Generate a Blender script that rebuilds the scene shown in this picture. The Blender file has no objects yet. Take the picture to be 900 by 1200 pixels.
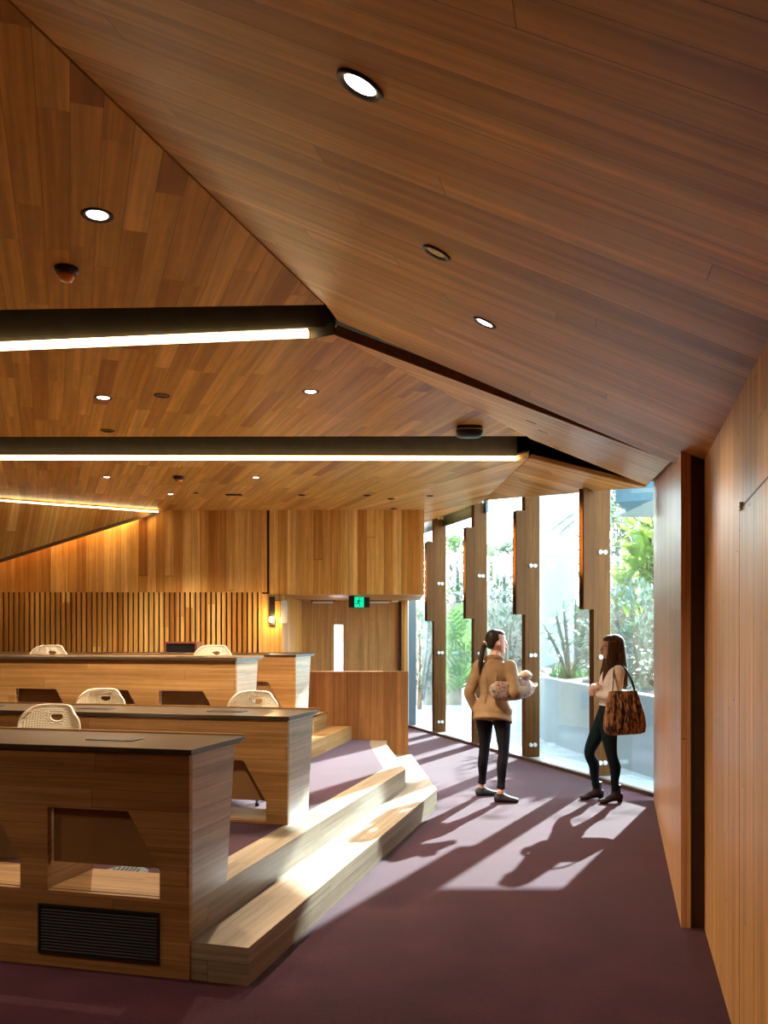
import bpy, bmesh, math, random
from mathutils import Vector, Matrix
from mathutils.geometry import tessellate_polygon
random.seed(7)
SC = bpy.context.scene
COL = SC.collection
PI = math.pi
V = Vector

# ---------------------------------------------------------------- camera geometry (900 x 1200 frame)
F, HZ, CX, CZ = 1065.0, 750.0, 450.0, 1.55
def P(px, py, Y):                       # point seen at a pixel at depth Y
    return V(((px - CX) / F * Y, Y, CZ - (py - HZ) / F * Y))
def G(px, py, z=0.0):                   # point seen at a pixel at height z
    return P(px, py, (CZ - z) * F / (py - HZ))
def onplane(px, py, p0, n):             # point seen at a pixel on a plane
    d = P(px, py, 1.0) - V((0, 0, CZ))
    return V((0, 0, CZ)) + d * (n.dot(p0 - V((0, 0, CZ))) / n.dot(d))
U = V((280, F, 0)).normalized()         # direction of the aisle, steps and right wall
VR = V((U.y, -U.x, 0))                  # to the right, square to U
Z = V((0, 0, 1))

# ---------------------------------------------------------------- materials
def new_mat(name):
    m = bpy.data.materials.new(name); m.use_nodes = True
    nt = m.node_tree
    return m, nt, nt.nodes['Principled BSDF']
def N(nt, typ, **kw):
    n = nt.nodes.new(typ)
    for k, v in kw.items(): setattr(n, k, v)
    return n
def mth(nt, op, a, b=None, c=None):
    n = N(nt, 'ShaderNodeMath', operation=op)
    for i, x in enumerate((a, b, c)):
        if x is None: continue
        if isinstance(x, (int, float)): n.inputs[i].default_value = x
        else: nt.links.new(x, n.inputs[i])
    return n.outputs[0]
def ramp(nt, fac, stops, interp='LINEAR'):
    r = N(nt, 'ShaderNodeValToRGB'); r.color_ramp.interpolation = interp
    el = r.color_ramp.elements
    while len(el) < len(stops): el.new(0.5)
    for e, (p, c) in zip(el, stops):
        e.position = p; e.color = (*c, 1)
    nt.links.new(fac, r.inputs[0]); return r.outputs[0]
def plain(name, col, rough=0.5, metal=0.0, spec=None, bump=0.0, bscale=80, var=0.0, sheen=0.0, emit=None, es=0.0):
    m, nt, b = new_mat(name)
    b.inputs['Base Color'].default_value = (*col, 1)
    b.inputs['Roughness'].default_value = rough
    b.inputs['Metallic'].default_value = metal
    if spec is not None: b.inputs['Specular IOR Level'].default_value = spec
    if sheen: b.inputs['Sheen Weight'].default_value = sheen; b.inputs['Sheen Roughness'].default_value = .5
    tc = N(nt, 'ShaderNodeTexCoord')
    no = N(nt, 'ShaderNodeTexNoise'); no.inputs['Scale'].default_value = bscale; no.inputs['Detail'].default_value = 4
    nt.links.new(tc.outputs['Object'], no.inputs['Vector'])
    if var:
        c = ramp(nt, no.outputs[0], [(0.3, tuple(x * (1 - var) for x in col)), (0.7, tuple(min(1, x * (1 + var)) for x in col))])
        nt.links.new(c, b.inputs['Base Color'])
    if bump:
        bp = N(nt, 'ShaderNodeBump'); bp.inputs['Strength'].default_value = bump; bp.inputs['Distance'].default_value = 0.01
        nt.links.new(no.outputs[0], bp.inputs['Height']); nt.links.new(bp.outputs[0], b.inputs['Normal'])
    if emit:
        b.inputs['Emission Color'].default_value = (*emit, 1); b.inputs['Emission Strength'].default_value = es
    return m
def timber(name, cols, pw=0.09, pl=2.2, rough=0.42, gap=0.025, grain=1.0, spec=0.22, end=0.0007, bump=0.25):
    """boards along U of the mesh's UV map (metres); every board its own tone, with grain and fine joints"""
    m, nt, b = new_mat(name)
    uv = N(nt, 'ShaderNodeUVMap'); sep = N(nt, 'ShaderNodeSeparateXYZ')
    nt.links.new(uv.outputs[0], sep.inputs[0])
    u, v = sep.outputs[0], sep.outputs[1]
    vs = mth(nt, 'DIVIDE', v, pw); row = mth(nt, 'FLOOR', vs)
    w1 = N(nt, 'ShaderNodeTexWhiteNoise', noise_dimensions='1D'); nt.links.new(row, w1.inputs['W'])
    us = mth(nt, 'ADD', mth(nt, 'DIVIDE', u, pl), mth(nt, 'MULTIPLY', w1.outputs[0], 7.3))
    cell = mth(nt, 'FLOOR', us)
    cb = N(nt, 'ShaderNodeCombineXYZ'); nt.links.new(row, cb.inputs[0]); nt.links.new(cell, cb.inputs[1])
    w2 = N(nt, 'ShaderNodeTexWhiteNoise', noise_dimensions='2D'); nt.links.new(cb.outputs[0], w2.inputs['Vector'])
    rnd = w2.outputs[0]
    n = len(cols)
    base = ramp(nt, rnd, [(i / max(1, n - 1), c) for i, c in enumerate(cols)])
    gv = N(nt, 'ShaderNodeCombineXYZ')
    nt.links.new(mth(nt, 'MULTIPLY', u, 1.6 * grain), gv.inputs[0])
    nt.links.new(mth(nt, 'MULTIPLY', v, 55 * grain), gv.inputs[1])
    nt.links.new(mth(nt, 'MULTIPLY', rnd, 37.0), gv.inputs[2])
    g1 = N(nt, 'ShaderNodeTexNoise'); g1.inputs['Scale'].default_value = 1.0; g1.inputs['Detail'].default_value = 5; g1.inputs['Distortion'].default_value = 0.6
    nt.links.new(gv.outputs[0], g1.inputs['Vector'])
    gm = N(nt, 'ShaderNodeMapRange'); gm.inputs['From Min'].default_value = .25; gm.inputs['From Max'].default_value = .75
    gm.inputs['To Min'].default_value = .74; gm.inputs['To Max'].default_value = 1.22
    nt.links.new(g1.outputs[0], gm.inputs[0])
    # a faint cross figure in some boards
    gv2 = N(nt, 'ShaderNodeCombineXYZ')
    nt.links.new(mth(nt, 'MULTIPLY', u, 9.0), gv2.inputs[0]); nt.links.new(mth(nt, 'MULTIPLY', v, 16.0), gv2.inputs[1]); nt.links.new(mth(nt, 'MULTIPLY', rnd, 91.0), gv2.inputs[2])
    g2 = N(nt, 'ShaderNodeTexNoise'); g2.inputs['Scale'].default_value = 1.0; g2.inputs['Detail'].default_value = 2
    nt.links.new(gv2.outputs[0], g2.inputs['Vector'])
    fm = N(nt, 'ShaderNodeMapRange'); fm.inputs['From Min'].default_value = .3; fm.inputs['From Max'].default_value = .7
    fm.inputs['To Min'].default_value = .95; fm.inputs['To Max'].default_value = 1.05
    nt.links.new(g2.outputs[0], fm.inputs[0])
    gv3 = N(nt, 'ShaderNodeCombineXYZ')
    nt.links.new(mth(nt, 'MULTIPLY', u, .45), gv3.inputs[0]); nt.links.new(mth(nt, 'MULTIPLY', v, 20.0 * grain), gv3.inputs[1]); nt.links.new(mth(nt, 'MULTIPLY', rnd, 53.0), gv3.inputs[2])
    g3 = N(nt, 'ShaderNodeTexNoise'); g3.inputs['Scale'].default_value = 1.0; g3.inputs['Detail'].default_value = 3; g3.inputs['Distortion'].default_value = .3
    nt.links.new(gv3.outputs[0], g3.inputs['Vector'])
    bmr = N(nt, 'ShaderNodeMapRange'); bmr.inputs['From Min'].default_value = .3; bmr.inputs['From Max'].default_value = .7
    bmr.inputs['To Min'].default_value = .78; bmr.inputs['To Max'].default_value = 1.20
    nt.links.new(g3.outputs[0], bmr.inputs[0])
    fv = mth(nt, 'FRACT', vs); fu = mth(nt, 'FRACT', us)
    dv = mth(nt, 'MINIMUM', fv, mth(nt, 'SUBTRACT', 1.0, fv)); du = mth(nt, 'MINIMUM', fu, mth(nt, 'SUBTRACT', 1.0, fu))
    seam = mth(nt, 'MINIMUM', mth(nt, 'GREATER_THAN', dv, gap), mth(nt, 'GREATER_THAN', du, end))
    sm = mth(nt, 'ADD', mth(nt, 'MULTIPLY', seam, 0.6), 0.4)
    k = mth(nt, 'MULTIPLY', mth(nt, 'MULTIPLY', mth(nt, 'MULTIPLY', gm.outputs[0], fm.outputs[0]), bmr.outputs[0]), sm)
    mx = N(nt, 'ShaderNodeMix', data_type='RGBA', blend_type='MULTIPLY'); mx.inputs[0].default_value = 1.0
    nt.links.new(base, mx.inputs[6]); 
    cc = N(nt, 'ShaderNodeCombineColor')
    for i in range(3): nt.links.new(k, cc.inputs[i])
    nt.links.new(cc.outputs[0], mx.inputs[7]); nt.links.new(mx.outputs[2], b.inputs['Base Color'])
    b.inputs['Roughness'].default_value = rough; b.inputs['Specular IOR Level'].default_value = spec
    bp = N(nt, 'ShaderNodeBump'); bp.inputs['Strength'].default_value = bump; bp.inputs['Distance'].default_value = 0.002
    nt.links.new(mth(nt, 'MULTIPLY', g1.outputs[0], seam), bp.inputs['Height']); nt.links.new(bp.outputs[0], b.inputs['Normal'])
    return m
T_CEIL = [(.44, .215, .062), (.62, .335, .102), (.72, .41, .13), (.53, .27, .078), (.80, .49, .175), (.65, .355, .11), (.57, .30, .087)]
T_RED = [(.38, .165, .038), (.62, .34, .078), (.70, .40, .095), (.56, .29, .062), (.80, .49, .14), (.48, .235, .048), (.66, .37, .084)]
T_WALL = [(.32, .12, .022), (.56, .265, .052), (.64, .335, .078), (.46, .195, .036), (.72, .41, .115), (.53, .24, .046), (.40, .15, .024)]
T_DESK = [(.30, .145, .044), (.345, .175, .058), (.39, .21, .074), (.32, .16, .051)]
T_STEP = [(.24, .18, .115), (.275, .21, .14), (.31, .245, .165), (.255, .192, .125)]
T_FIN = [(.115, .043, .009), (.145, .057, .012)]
T_PANEL = [(.53, .275, .125), (.60, .32, .15), (.56, .295, .138)]
M = {}
M['ceil'] = timber('ceiling_boards', T_CEIL, pw=0.125, pl=2.6, gap=.012, grain=.6)
M['ceil2'] = timber('ceiling_boards_varied', T_RED, pw=0.12, pl=1.3, gap=.010, grain=.6)
M['wall'] = timber('wall_boards', T_WALL, pw=0.135, pl=7.0, gap=.012)
M['veneer'] = timber('veneer_boards', [(.52, .28, .10), (.56, .315, .12), (.54, .30, .11)], pw=0.6, pl=5, gap=.0, grain=.8)
M['right'] = timber('right_wall_boards', [(.62, .31, .10), (.70, .365, .125), (.76, .41, .145), (.65, .33, .11)], pw=0.055, pl=4.0, gap=.03, rough=.36, spec=.35)
M['panel'] = timber('panel_boards', T_PANEL, pw=0.05, pl=4.0, gap=.02, rough=.34)
M['desk'] = timber('desk_boards', T_DESK, pw=0.085, pl=1.9, gap=.012)
M['step'] = timber('step_boards', T_STEP, pw=0.095, pl=2.6, gap=.012, rough=.5, spec=.3, bump=.12)
M['endpanel'] = timber('pale_end_panel_boards', [(.38, .31, .225), (.42, .345, .255), (.46, .385, .29), (.40, .325, .24)], pw=0.095, pl=2.6, gap=.012, rough=.36, spec=.65, bump=.12)  # paler and greyer than the desk boards
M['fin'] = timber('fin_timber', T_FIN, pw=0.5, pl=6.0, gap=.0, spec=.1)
M['low'] = timber('low_wall_boards', [(.30, .115, .032), (.40, .165, .048), (.36, .145, .04), (.33, .125, .034)], pw=0.15, pl=3.0, gap=.01)
M['slat'] = timber('slat_timber', T_WALL, pw=0.118, pl=3.0, gap=.0)
M['edge'] = plain('dark_timber_edge', (.085, .04, .016), .5, var=.3, bscale=30)
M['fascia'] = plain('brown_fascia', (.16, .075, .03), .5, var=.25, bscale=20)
M['dark'] = plain('dark_brown_paint', (.045, .032, .017), .55, var=.2, bscale=8)
M['black'] = plain('black_paint', (.006, .005, .005), .6, var=.2)
M['blackmetal'] = plain('black_metal', (.012, .012, .013), .4, metal=.3, var=.1)
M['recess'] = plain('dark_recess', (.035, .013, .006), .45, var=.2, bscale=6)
M['top'] = plain('bronze_black_laminate', (.055, .040, .025), .28, spec=.5, var=.15, bscale=12)
M['topedge'] = plain('lit_laminate_edge', (.10, .12, .14), .35, var=.1)  # light on the worktop ends put into the colour
M['bronze'] = plain('bronze_panel', (.27, .145, .05), .5, metal=.1, var=.08, bscale=5)
M['steel'] = plain('blue_grey_steel', (.08, .115, .14), .4, metal=.2, var=.08)
M['alu'] = plain('pale_aluminium', (.50, .56, .60), .45, metal=.3, var=.06)
M['white'] = plain('white_render', (.66, .70, .72), .7, var=.04, bscale=3, bump=.05)
M['whitewall'] = plain('pale_concrete', (.26, .29, .31), .8, var=.08, bscale=1.6, bump=.08)
M['stone'] = plain('weathered_stone', (.26, .24, .20), .9, var=.4, bscale=4, bump=.4)
M['paving'] = plain('pale_paving', (.50, .51, .51), .85, var=.15, bscale=2.5, bump=.1)
M['soil'] = plain('soil', (.10, .075, .05), .95, var=.4, bscale=12, bump=.6)
M['chair'] = plain('cream_plastic', (.78, .70, .56), .45, var=.03)
M['chairdark'] = plain('slot_shadow_plastic', (.20, .10, .05), .6)
M['bolt'] = plain('white_bolt', (.80, .84, .84), .35, metal=.1)
M['canopyblue'] = plain('blue_soffit', (.08, .18, .24), .6, var=.05, bscale=2)
M['canopypale'] = plain('pale_green_fascia', (.34, .43, .41), .6, var=.05, bscale=2)
M['fence'] = plain('white_fence', (.55, .57, .58), .6, var=.03)
def carpet():
    m, nt, b = new_mat('burgundy_carpet')
    tc = N(nt, 'ShaderNodeTexCoord')
    n1 = N(nt, 'ShaderNodeTexNoise'); n1.inputs['Scale'].default_value = 90; n1.inputs['Detail'].default_value = 6; n1.inputs['Roughness'].default_value = .75
    n2 = N(nt, 'ShaderNodeTexNoise'); n2.inputs['Scale'].default_value = 3; n2.inputs['Detail'].default_value = 3
    nt.links.new(tc.outputs['Object'], n1.inputs['Vector']); nt.links.new(tc.outputs['Object'], n2.inputs['Vector'])
    f = mth(nt, 'ADD', mth(nt, 'MULTIPLY', n1.outputs[0], .75), mth(nt, 'MULTIPLY', n2.outputs[0], .25))
    c = ramp(nt, f, [(.36, (.0125, .0028, .0058)), (.5, (.032, .0076, .0148)), (.64, (.064, .0185, .031))])
    nt.links.new(c, b.inputs['Base Color'])
    b.inputs['Roughness'].default_value = .95; b.inputs['Specular IOR Level'].default_value = .1
    b.inputs['Sheen Weight'].default_value = .36; b.inputs['Sheen Roughness'].default_value = .3; b.inputs['Sheen Tint'].default_value = (1, .78, .86, 1)
    bp = N(nt, 'ShaderNodeBump'); bp.inputs['Strength'].default_value = .5; bp.inputs['Distance'].default_value = .006
    nt.links.new(n1.outputs[0], bp.inputs['Height']); nt.links.new(bp.outputs[0], b.inputs['Normal'])
    return m
M['carpet'] = carpet()
def glass():
    m = bpy.data.materials.new('window_glass'); m.use_nodes = True; nt = m.node_tree
    nt.nodes.clear()
    out = N(nt, 'ShaderNodeOutputMaterial'); tr = N(nt, 'ShaderNodeBsdfTransparent'); gl = N(nt, 'ShaderNodeBsdfGlossy'); mx = N(nt, 'ShaderNodeMixShader')
    tr.inputs[0].default_value = (.84, .945, .97, 1); gl.inputs['Roughness'].default_value = .02; gl.inputs[0].default_value = (.8, .9, .95, 1)
    fr = N(nt, 'ShaderNodeFresnel'); fr.inputs[0].default_value = 1.45
    k = mth(nt, 'MINIMUM', mth(nt, 'MULTIPLY', fr.outputs[0], 1.0), .35)
    tc = N(nt, 'ShaderNodeTexCoord'); no = N(nt, 'ShaderNodeTexNoise'); no.inputs['Scale'].default_value = 1.1; no.inputs['Detail'].default_value = 3
    nt.links.new(tc.outputs['Object'], no.inputs['Vector'])
    haze = N(nt, 'ShaderNodeMapRange'); haze.inputs['From Min'].default_value = .35; haze.inputs['From Max'].default_value = .7  # milky reflections on the panes, put in as a faint translucent layer
    haze.inputs['To Min'].default_value = .001; haze.inputs['To Max'].default_value = .007
    nt.links.new(no.outputs[0], haze.inputs[0])
    tl = N(nt, 'ShaderNodeBsdfTranslucent'); tl.inputs[0].default_value = (.75, .92, 1, 1); m2 = N(nt, 'ShaderNodeMixShader')
    nt.links.new(k, mx.inputs[0]); nt.links.new(tr.outputs[0], mx.inputs[1]); nt.links.new(gl.outputs[0], mx.inputs[2])
    nt.links.new(haze.outputs[0], m2.inputs[0]); nt.links.new(mx.outputs[0], m2.inputs[1]); nt.links.new(tl.outputs[0], m2.inputs[2]); nt.links.new(m2.outputs[0], out.inputs[0])
    return m
M['glass'] = glass()
def frosted():
    m = bpy.data.materials.new('frosted_glass'); m.use_nodes = True; nt = m.node_tree
    nt.nodes.clear()
    out = N(nt, 'ShaderNodeOutputMaterial'); a = N(nt, 'ShaderNodeBsdfTranslucent'); d = N(nt, 'ShaderNodeBsdfDiffuse'); mx = N(nt, 'ShaderNodeMixShader')
    a.inputs[0].default_value = (.9, .88, .92, 1); d.inputs[0].default_value = (.9, .9, .9, 1); mx.inputs[0].default_value = .2
    nt.links.new(a.outputs[0], mx.inputs[1]); nt.links.new(d.outputs[0], mx.inputs[2]); nt.links.new(mx.outputs[0], out.inputs[0])
    return m
M['frost'] = frosted()
def emis(name, col, s):
    m = bpy.data.materials.new(name); m.use_nodes = True; nt = m.node_tree; nt.nodes.clear()
    out = N(nt, 'ShaderNodeOutputMaterial'); e = N(nt, 'ShaderNodeEmission'); e.inputs[0].default_value = (*col, 1); e.inputs[1].default_value = s
    nt.links.new(e.outputs[0], out.inputs[0]); return m
M['led'] = emis('warm_led_diffuser', (1.0, .77, .42), 4.0)
M['lens'] = emis('downlight_lens', (1.0, .88, .74), 8.0)
M['amber'] = emis('amber_lamp', (1.0, .56, .16), 14.0)
M['bulb'] = emis('warm_bulb', (1.0, .68, .30), 14.0)
M['green'] = emis('exit_green', (.0, .62, .24), 1.0)
M['lensoff'] = plain('dark_lens', (.02, .02, .022), .25)
M['rim'] = plain('dark_rim', (.015, .013, .012), .35, metal=.5)
M['amberplastic'] = plain('amber_plastic', (.8, .28, .06), .3)

# ---------------------------------------------------------------- mesh helpers
class MB:
    def __init__(s): s.v = []; s.f = []
    def add(s, vs, fs):
        o = len(s.v); s.v += [V(x) for x in vs]; s.f += [[i + o for i in f] for f in fs]; return s
    def box(s, c, size, ax=(V((1, 0, 0)), V((0, 1, 0)), Z)):
        c = V(c); a, b, d = (V(ax[i]) * size[i] / 2 for i in range(3))
        vs = [c + a * i + b * j + d * k for i in (-1, 1) for j in (-1, 1) for k in (-1, 1)]
        return s.add(vs, [[0, 1, 3, 2], [4, 6, 7, 5], [0, 4, 5, 1], [2, 3, 7, 6], [0, 2, 6, 4], [1, 5, 7, 3]])
    def prism(s, poly, off):             # planar polygon swept by a vector
        poly = [V(p) for p in poly]; n = len(poly); off = V(off)
        nr = V((0, 0, 0))
        for i in range(n): nr += (poly[i] - poly[0]).cross(poly[(i + 1) % n] - poly[0])
        if nr.dot(off) > 0: poly = poly[::-1]
        vs = poly + [p + off for p in poly]
        return s.add(vs, [list(range(n)), list(range(2 * n - 1, n - 1, -1))] + [[i, i + n, (i + 1) % n + n, (i + 1) % n] for i in range(n)])
    def holed(s, outer, holes, off):     # polygon with holes swept by a vector
        off = V(off); loops = [[V(p) for p in outer]] + [[V(p) for p in h] for h in holes]
        tris = tessellate_polygon(loops); flat = [p for l in loops for p in l]; n = len(flat)
        fs = [list(t) for t in tris] + [[i + n for i in t[::-1]] for t in tris]
        k = 0
        for l in loops:
            m = len(l)
            fs += [[k + i, k + (i + 1) % m, k + (i + 1) % m + n, k + i + n] for i in range(m)]; k += m
        return s.add(flat + [p + off for p in flat], fs)
    def tube(s, pts, r, n=10, cap=True):
        pts = [V(p) for p in pts]; rs = r if isinstance(r, (list, tuple)) else [r] * len(pts)
        rings = []; ref = None
        for i, p in enumerate(pts):
            t = (pts[min(i + 1, len(pts) - 1)] - pts[max(i - 1, 0)]).normalized()
            if ref is None: ref = t.orthogonal().normalized()
            a = (ref - t * ref.dot(t)).normalized(); b = t.cross(a); ref = a
            rings.append([p + (a * math.cos(2 * PI * k / n) + b * math.sin(2 * PI * k / n)) * rs[i] for k in range(n)])
        return s.rings(rings, cap)
    def rings(s, rings, cap=True, closed=False):
        n = len(rings[0]); vs = [p for r in rings for p in r]; fs = []
        for i in range(len(rings) - 1):
            for k in range(n):
                fs.append([i * n + k, i * n + (k + 1) % n, (i + 1) * n + (k + 1) % n, (i + 1) * n + k])
        if cap: fs += [list(range(n))[::-1], list(range((len(rings) - 1) * n, len(rings) * n))]
        return s.add(vs, fs)
    def lathe(s, prof, c=(0, 0, 0), axis=Z, n=24, cap=True):
        c = V(c); axis = V(axis).normalized(); a = axis.orthogonal().normalized(); b = axis.cross(a)
        return s.rings([[c + axis * z + (a * math.cos(2 * PI * k / n) + b * math.sin(2 * PI * k / n)) * r for k in range(n)] for r, z in prof], cap)
    def loft(s, secs, n=16, pw=2.0):
        """secs: (centre, radius along side, radius along front, side vector)"""
        rings = []; m = len(secs)
        for i, (c, ra, rb, side) in enumerate(secs):
            c = V(c); t = (V(secs[min(i + 1, m - 1)][0]) - V(secs[max(i - 1, 0)][0])).normalized()
            a = V(side); a = (a - t * a.dot(t)).normalized(); b = t.cross(a)
            ring = []
            for k in range(n):
                x, y = math.cos(2 * PI * k / n), math.sin(2 * PI * k / n)
                if pw != 2.0:
                    x = math.copysign(abs(x) ** (2 / pw), x); y = math.copysign(abs(y) ** (2 / pw), y)
                ring.append(c + a * x * ra + b * y * rb)
            rings.append(ring)
        return s.rings(rings, True)
    def ball(s, c, r, nu=16, nv=10, rot=None):
        c = V(c); r = r if isinstance(r, (tuple, list)) else (r, r, r)
        rings = []
        for j in range(nv + 1):
            th = PI * (0.02 + 0.96 * j / nv)
            rings.append([V((r[0] * math.sin(th) * math.cos(2 * PI * k / nu), r[1] * math.sin(th) * math.sin(2 * PI * k / nu), -r[2] * math.cos(th))) for k in range(nu)])
        if rot: rings = [[rot @ p for p in q] for q in rings]
        return s.rings([[p + c for p in q] for q in rings], True)
    def obj(s, name, mat, parent=None, world=True, boards=None, smooth=False, fix=True, bevel=0.0, kind=None, label=None):
        off = V((0, 0, 0))
        if parent is not None and world:
            q = parent
            while q is not None: off += q.location; q = q.parent
        me = bpy.data.meshes.new(name); me.from_pydata([p - off for p in s.v], [], s.f); me.update()
        if fix:
            bm = bmesh.new(); bm.from_mesh(me); bmesh.ops.recalc_face_normals(bm, faces=bm.faces); bm.to_mesh(me); bm.free()
        if boards is not None: uvmap(me, V(boards))
        if smooth:
            me.polygons.foreach_set('use_smooth', [True] * len(me.polygons))
        me.materials.append(M[mat] if isinstance(mat, str) else mat)
        o = bpy.data.objects.new(name, me); COL.objects.link(o)
        if parent is not None: o.parent = parent
        if bevel:
            b = o.modifiers.new('bevel', 'BEVEL'); b.width = bevel; b.segments = 2; b.limit_method = 'ANGLE'
        if kind: o['kind'] = kind
        if label: o['label'] = label
        return o
def uvmap(me, d):
    d = d.normalized(); uv = me.uv_layers.new(name='UVMap').data
    for p in me.polygons:
        n = p.normal
        a = d - n * d.dot(n)
        if a.length < .2: a = n.orthogonal() if abs(n.z) > .9 else n.cross(Z)
        a = a.normalized(); b = n.cross(a)
        if b.dot(V((.31, .52, .79))) < 0: b = -b
        for li in p.loop_indices:
            co = me.vertices[me.loops[li].vertex_index].co
            uv[li].uv = (co.dot(a), co.dot(b))
def thing(name, label, cat, loc=(0, 0, 0), rz=0.0, group=None):
    o = bpy.data.objects.new(name, None); COL.objects.link(o); o.empty_display_size = .1
    o.location = V(loc); o.rotation_euler = (0, 0, rz); o['label'] = label; o['category'] = cat
    if group: o['group'] = group
    return o
def tag(o, label, cat, group=None):
    o['label'] = label; o['category'] = cat
    if group: o['group'] = group
    return o
def dup(root, loc=None, rz=None, label=None, name=None):
    c = root.copy(); COL.objects.link(c)
    if loc is not None: c.location = V(loc)
    if rz is not None: c.rotation_euler = (0, 0, rz)
    if label: c['label'] = label
    def rec(a, b):
        for ch in list(a.children):
            k = ch.copy(); COL.objects.link(k); k.parent = b; rec(ch, k)
    rec(root, c); return c
def struct(mb, name, mat, boards=None, **kw):
    o = mb.obj(name, mat, boards=boards, **kw); o['kind'] = 'structure'; return o
# ---------------------------------------------------------------- plan of the room
ZC, ROOF = 3.55, 4.25
C0 = G(222, 1149, 0)                                    # front corner of the first desk row
# right wall (timber), and the panel wall beside the glass
RW1, RW0 = G(826, 1090, 0), G(857, 1200, 0)
DR = (RW1 - RW0).normalized(); NRW = V((DR.y, -DR.x, 0))      # outward
PW0, PW1 = G(798, 1087, 0), G(766, 938, 0)
DP = (PW1 - PW0).normalized(); NPW = V((DP.y, -DP.x, 0))
# glass wall: inner line from far end to near end
GA, GB = G(478, 851, 0), G(766, 932, 0)
DG = (GB - GA).normalized(); NG = V((-DG.y, DG.x, 0))
if NG.x < 0: NG = -NG
def gl_s(px):                           # distance along the glass line seen at a pixel column
    k = (px - CX) / F
    return (GA.x - k * GA.y) / (k * DG.y - DG.x)
def gl(px, out=0.0, z=0.0): return GA + DG * gl_s(px) + NG * out + Z * z
OUTG = .24
REAR = -3.0
rw_rear = RW0 + DR * ((REAR - RW0.y) / DR.y)
g_end = GB + DG * .2 + NG * .3
# floors
room = [V((-7, REAR, 0)), rw_rear + NRW * .1, RW1 + NRW * .1, PW1 + NPW * .02, GB + DG * .1, GA - DG * .3, V((.30, 16.1, 0)), V((-7, 16.1, 0))]
struct(MB().prism(room, (0, 0, -.02)), 'floor', 'carpet')
roofp = [V((-7.3, REAR - .3, ROOF)), rw_rear + NRW * .3 + Z * ROOF + V((0, -.3, 0)), RW1 + NRW * .3 + Z * ROOF, g_end + Z * ROOF, GA + NG * .3 - DG * .3 + Z * ROOF, V((.6, 16.5, ROOF)), V((-7.3, 16.5, ROOF))]
struct(MB().prism(roofp, (0, 0, .12)), 'roof', 'black')
def wallbox(name, a, b, n, th, z0, z1, mat, boards=Z):
    a, b = V((a.x, a.y, 0)), V((b.x, b.y, 0)); n = V(n)
    return struct(MB().prism([a + Z * z0, b + Z * z0, b + n * th + Z * z0, a + n * th + Z * z0], Z * (z1 - z0)), name, mat, boards=boards)
wallbox('wall_right', rw_rear, RW1 + DR * .02, NRW, .25, 0, ROOF, 'right')
wallbox('wall_panel', PW0, PW1, NPW, .05, 0, ROOF, 'panel')
rc0 = PW0 + DP * .015 + NPW * .05
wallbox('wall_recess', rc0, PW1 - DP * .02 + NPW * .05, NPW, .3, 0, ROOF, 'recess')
struct(MB().prism([rw_rear, V((-7.2, REAR, 0)), V((-7.2, REAR - .2, 0)), rw_rear + V((.3, -.2, 0))], Z * ROOF), 'wall_rear', 'right', boards=Z)
struct(MB().box((-7.1, 6.6, ROOF / 2), (.2, 19.6, ROOF)), 'wall_left', 'wall', boards=Z)
# flush door in the right wall, with its shadow joint
def rwp(px, py): return onplane(px, py, RW0, NRW)
d_a = rwp(868, 700); dz = rwp(868, 598).z
dd = V((d_a.x, d_a.y, 0)); de = dd - DR * 2.4
struct(MB().prism([dd - NRW * .004, de - NRW * .004, de - NRW * .004 + Z * dz, dd - NRW * .004 + Z * dz], NRW * .03), 'door_1', 'right', boards=Z)
struct(MB().prism([dd - NRW * .0045, dd + DR * .006 - NRW * .0045, dd + DR * .006 - NRW * .0045 + Z * (dz + .006), dd - NRW * .0045 + Z * (dz + .006)], NRW * .03), 'trim_1', 'black')
struct(MB().prism([dd - NRW * .0045 + Z * dz, de - NRW * .0045 + Z * dz, de - NRW * .0045 + Z * (dz + .008), dd - NRW * .0045 + Z * (dz + .008)], NRW * .03), 'trim_2', 'edge')
# ---------------------------------------------------------------- glass wall
pxs = [506, 552, 611, 690]
cuts = [gl_s(479)] + [gl_s(p) + .06 for p in pxs] + [gl_s(766) + .15]
for i in range(5):
    a, b = GA + DG * (cuts[i] + .004) + NG * OUTG, GA + DG * (cuts[i + 1] - .004) + NG * OUTG
    struct(MB().prism([a + Z * .02, b + Z * .02, b + Z * 4.0, a + Z * 4.0], NG * .012), 'window_%d' % (i + 1), 'glass')
s0, s1 = gl_s(474), gl_s(766) + .15
def gbox(sa, sb, oa, ob, z0, z1):
    a, b = GA + DG * sa, GA + DG * sb
    return [a + NG * oa + Z * z0, b + NG * oa + Z * z0, b + NG * ob + Z * z0, a + NG * ob + Z * z0], Z * (z1 - z0)
struct(MB().prism(*gbox(s0 + .05, s1, -.05, .01, 0, .035)), 'trim_3', 'edge')
struct(MB().prism(*gbox(s0 + .05, s1, .01, OUTG + .06, -.03, .02)), 'sill_1', 'alu')
struct(MB().prism(*gbox(s0, s1, OUTG - .03, OUTG + .05, 3.92, ROOF)), 'trim_4', 'steel')
struct(MB().prism(*gbox(s0, gl_s(557), .17, .21, 3.44, 3.70)), 'trim_12', 'steel')
struct(MB().prism(*gbox(s0 + .02, s0 + .24, .0, .14, 0, 3.6)), 'column_1', 'steel')
fin_lab = ['timber fin post farthest along the glass wall, beside the steel column', 'second timber fin post from the steel column in the glass wall', 'third timber fin post from the steel column, behind the woman in the tan jacket', 'timber fin post behind the woman with the animal print bag']
scn_lab = ['glowing timber strip sconce on the fin post beside the steel column', 'glowing timber strip sconce on the second fin post from the steel column', 'glowing timber strip sconce on the third fin post from the steel column', 'glowing timber strip sconce above the woman with the animal print bag']
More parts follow.
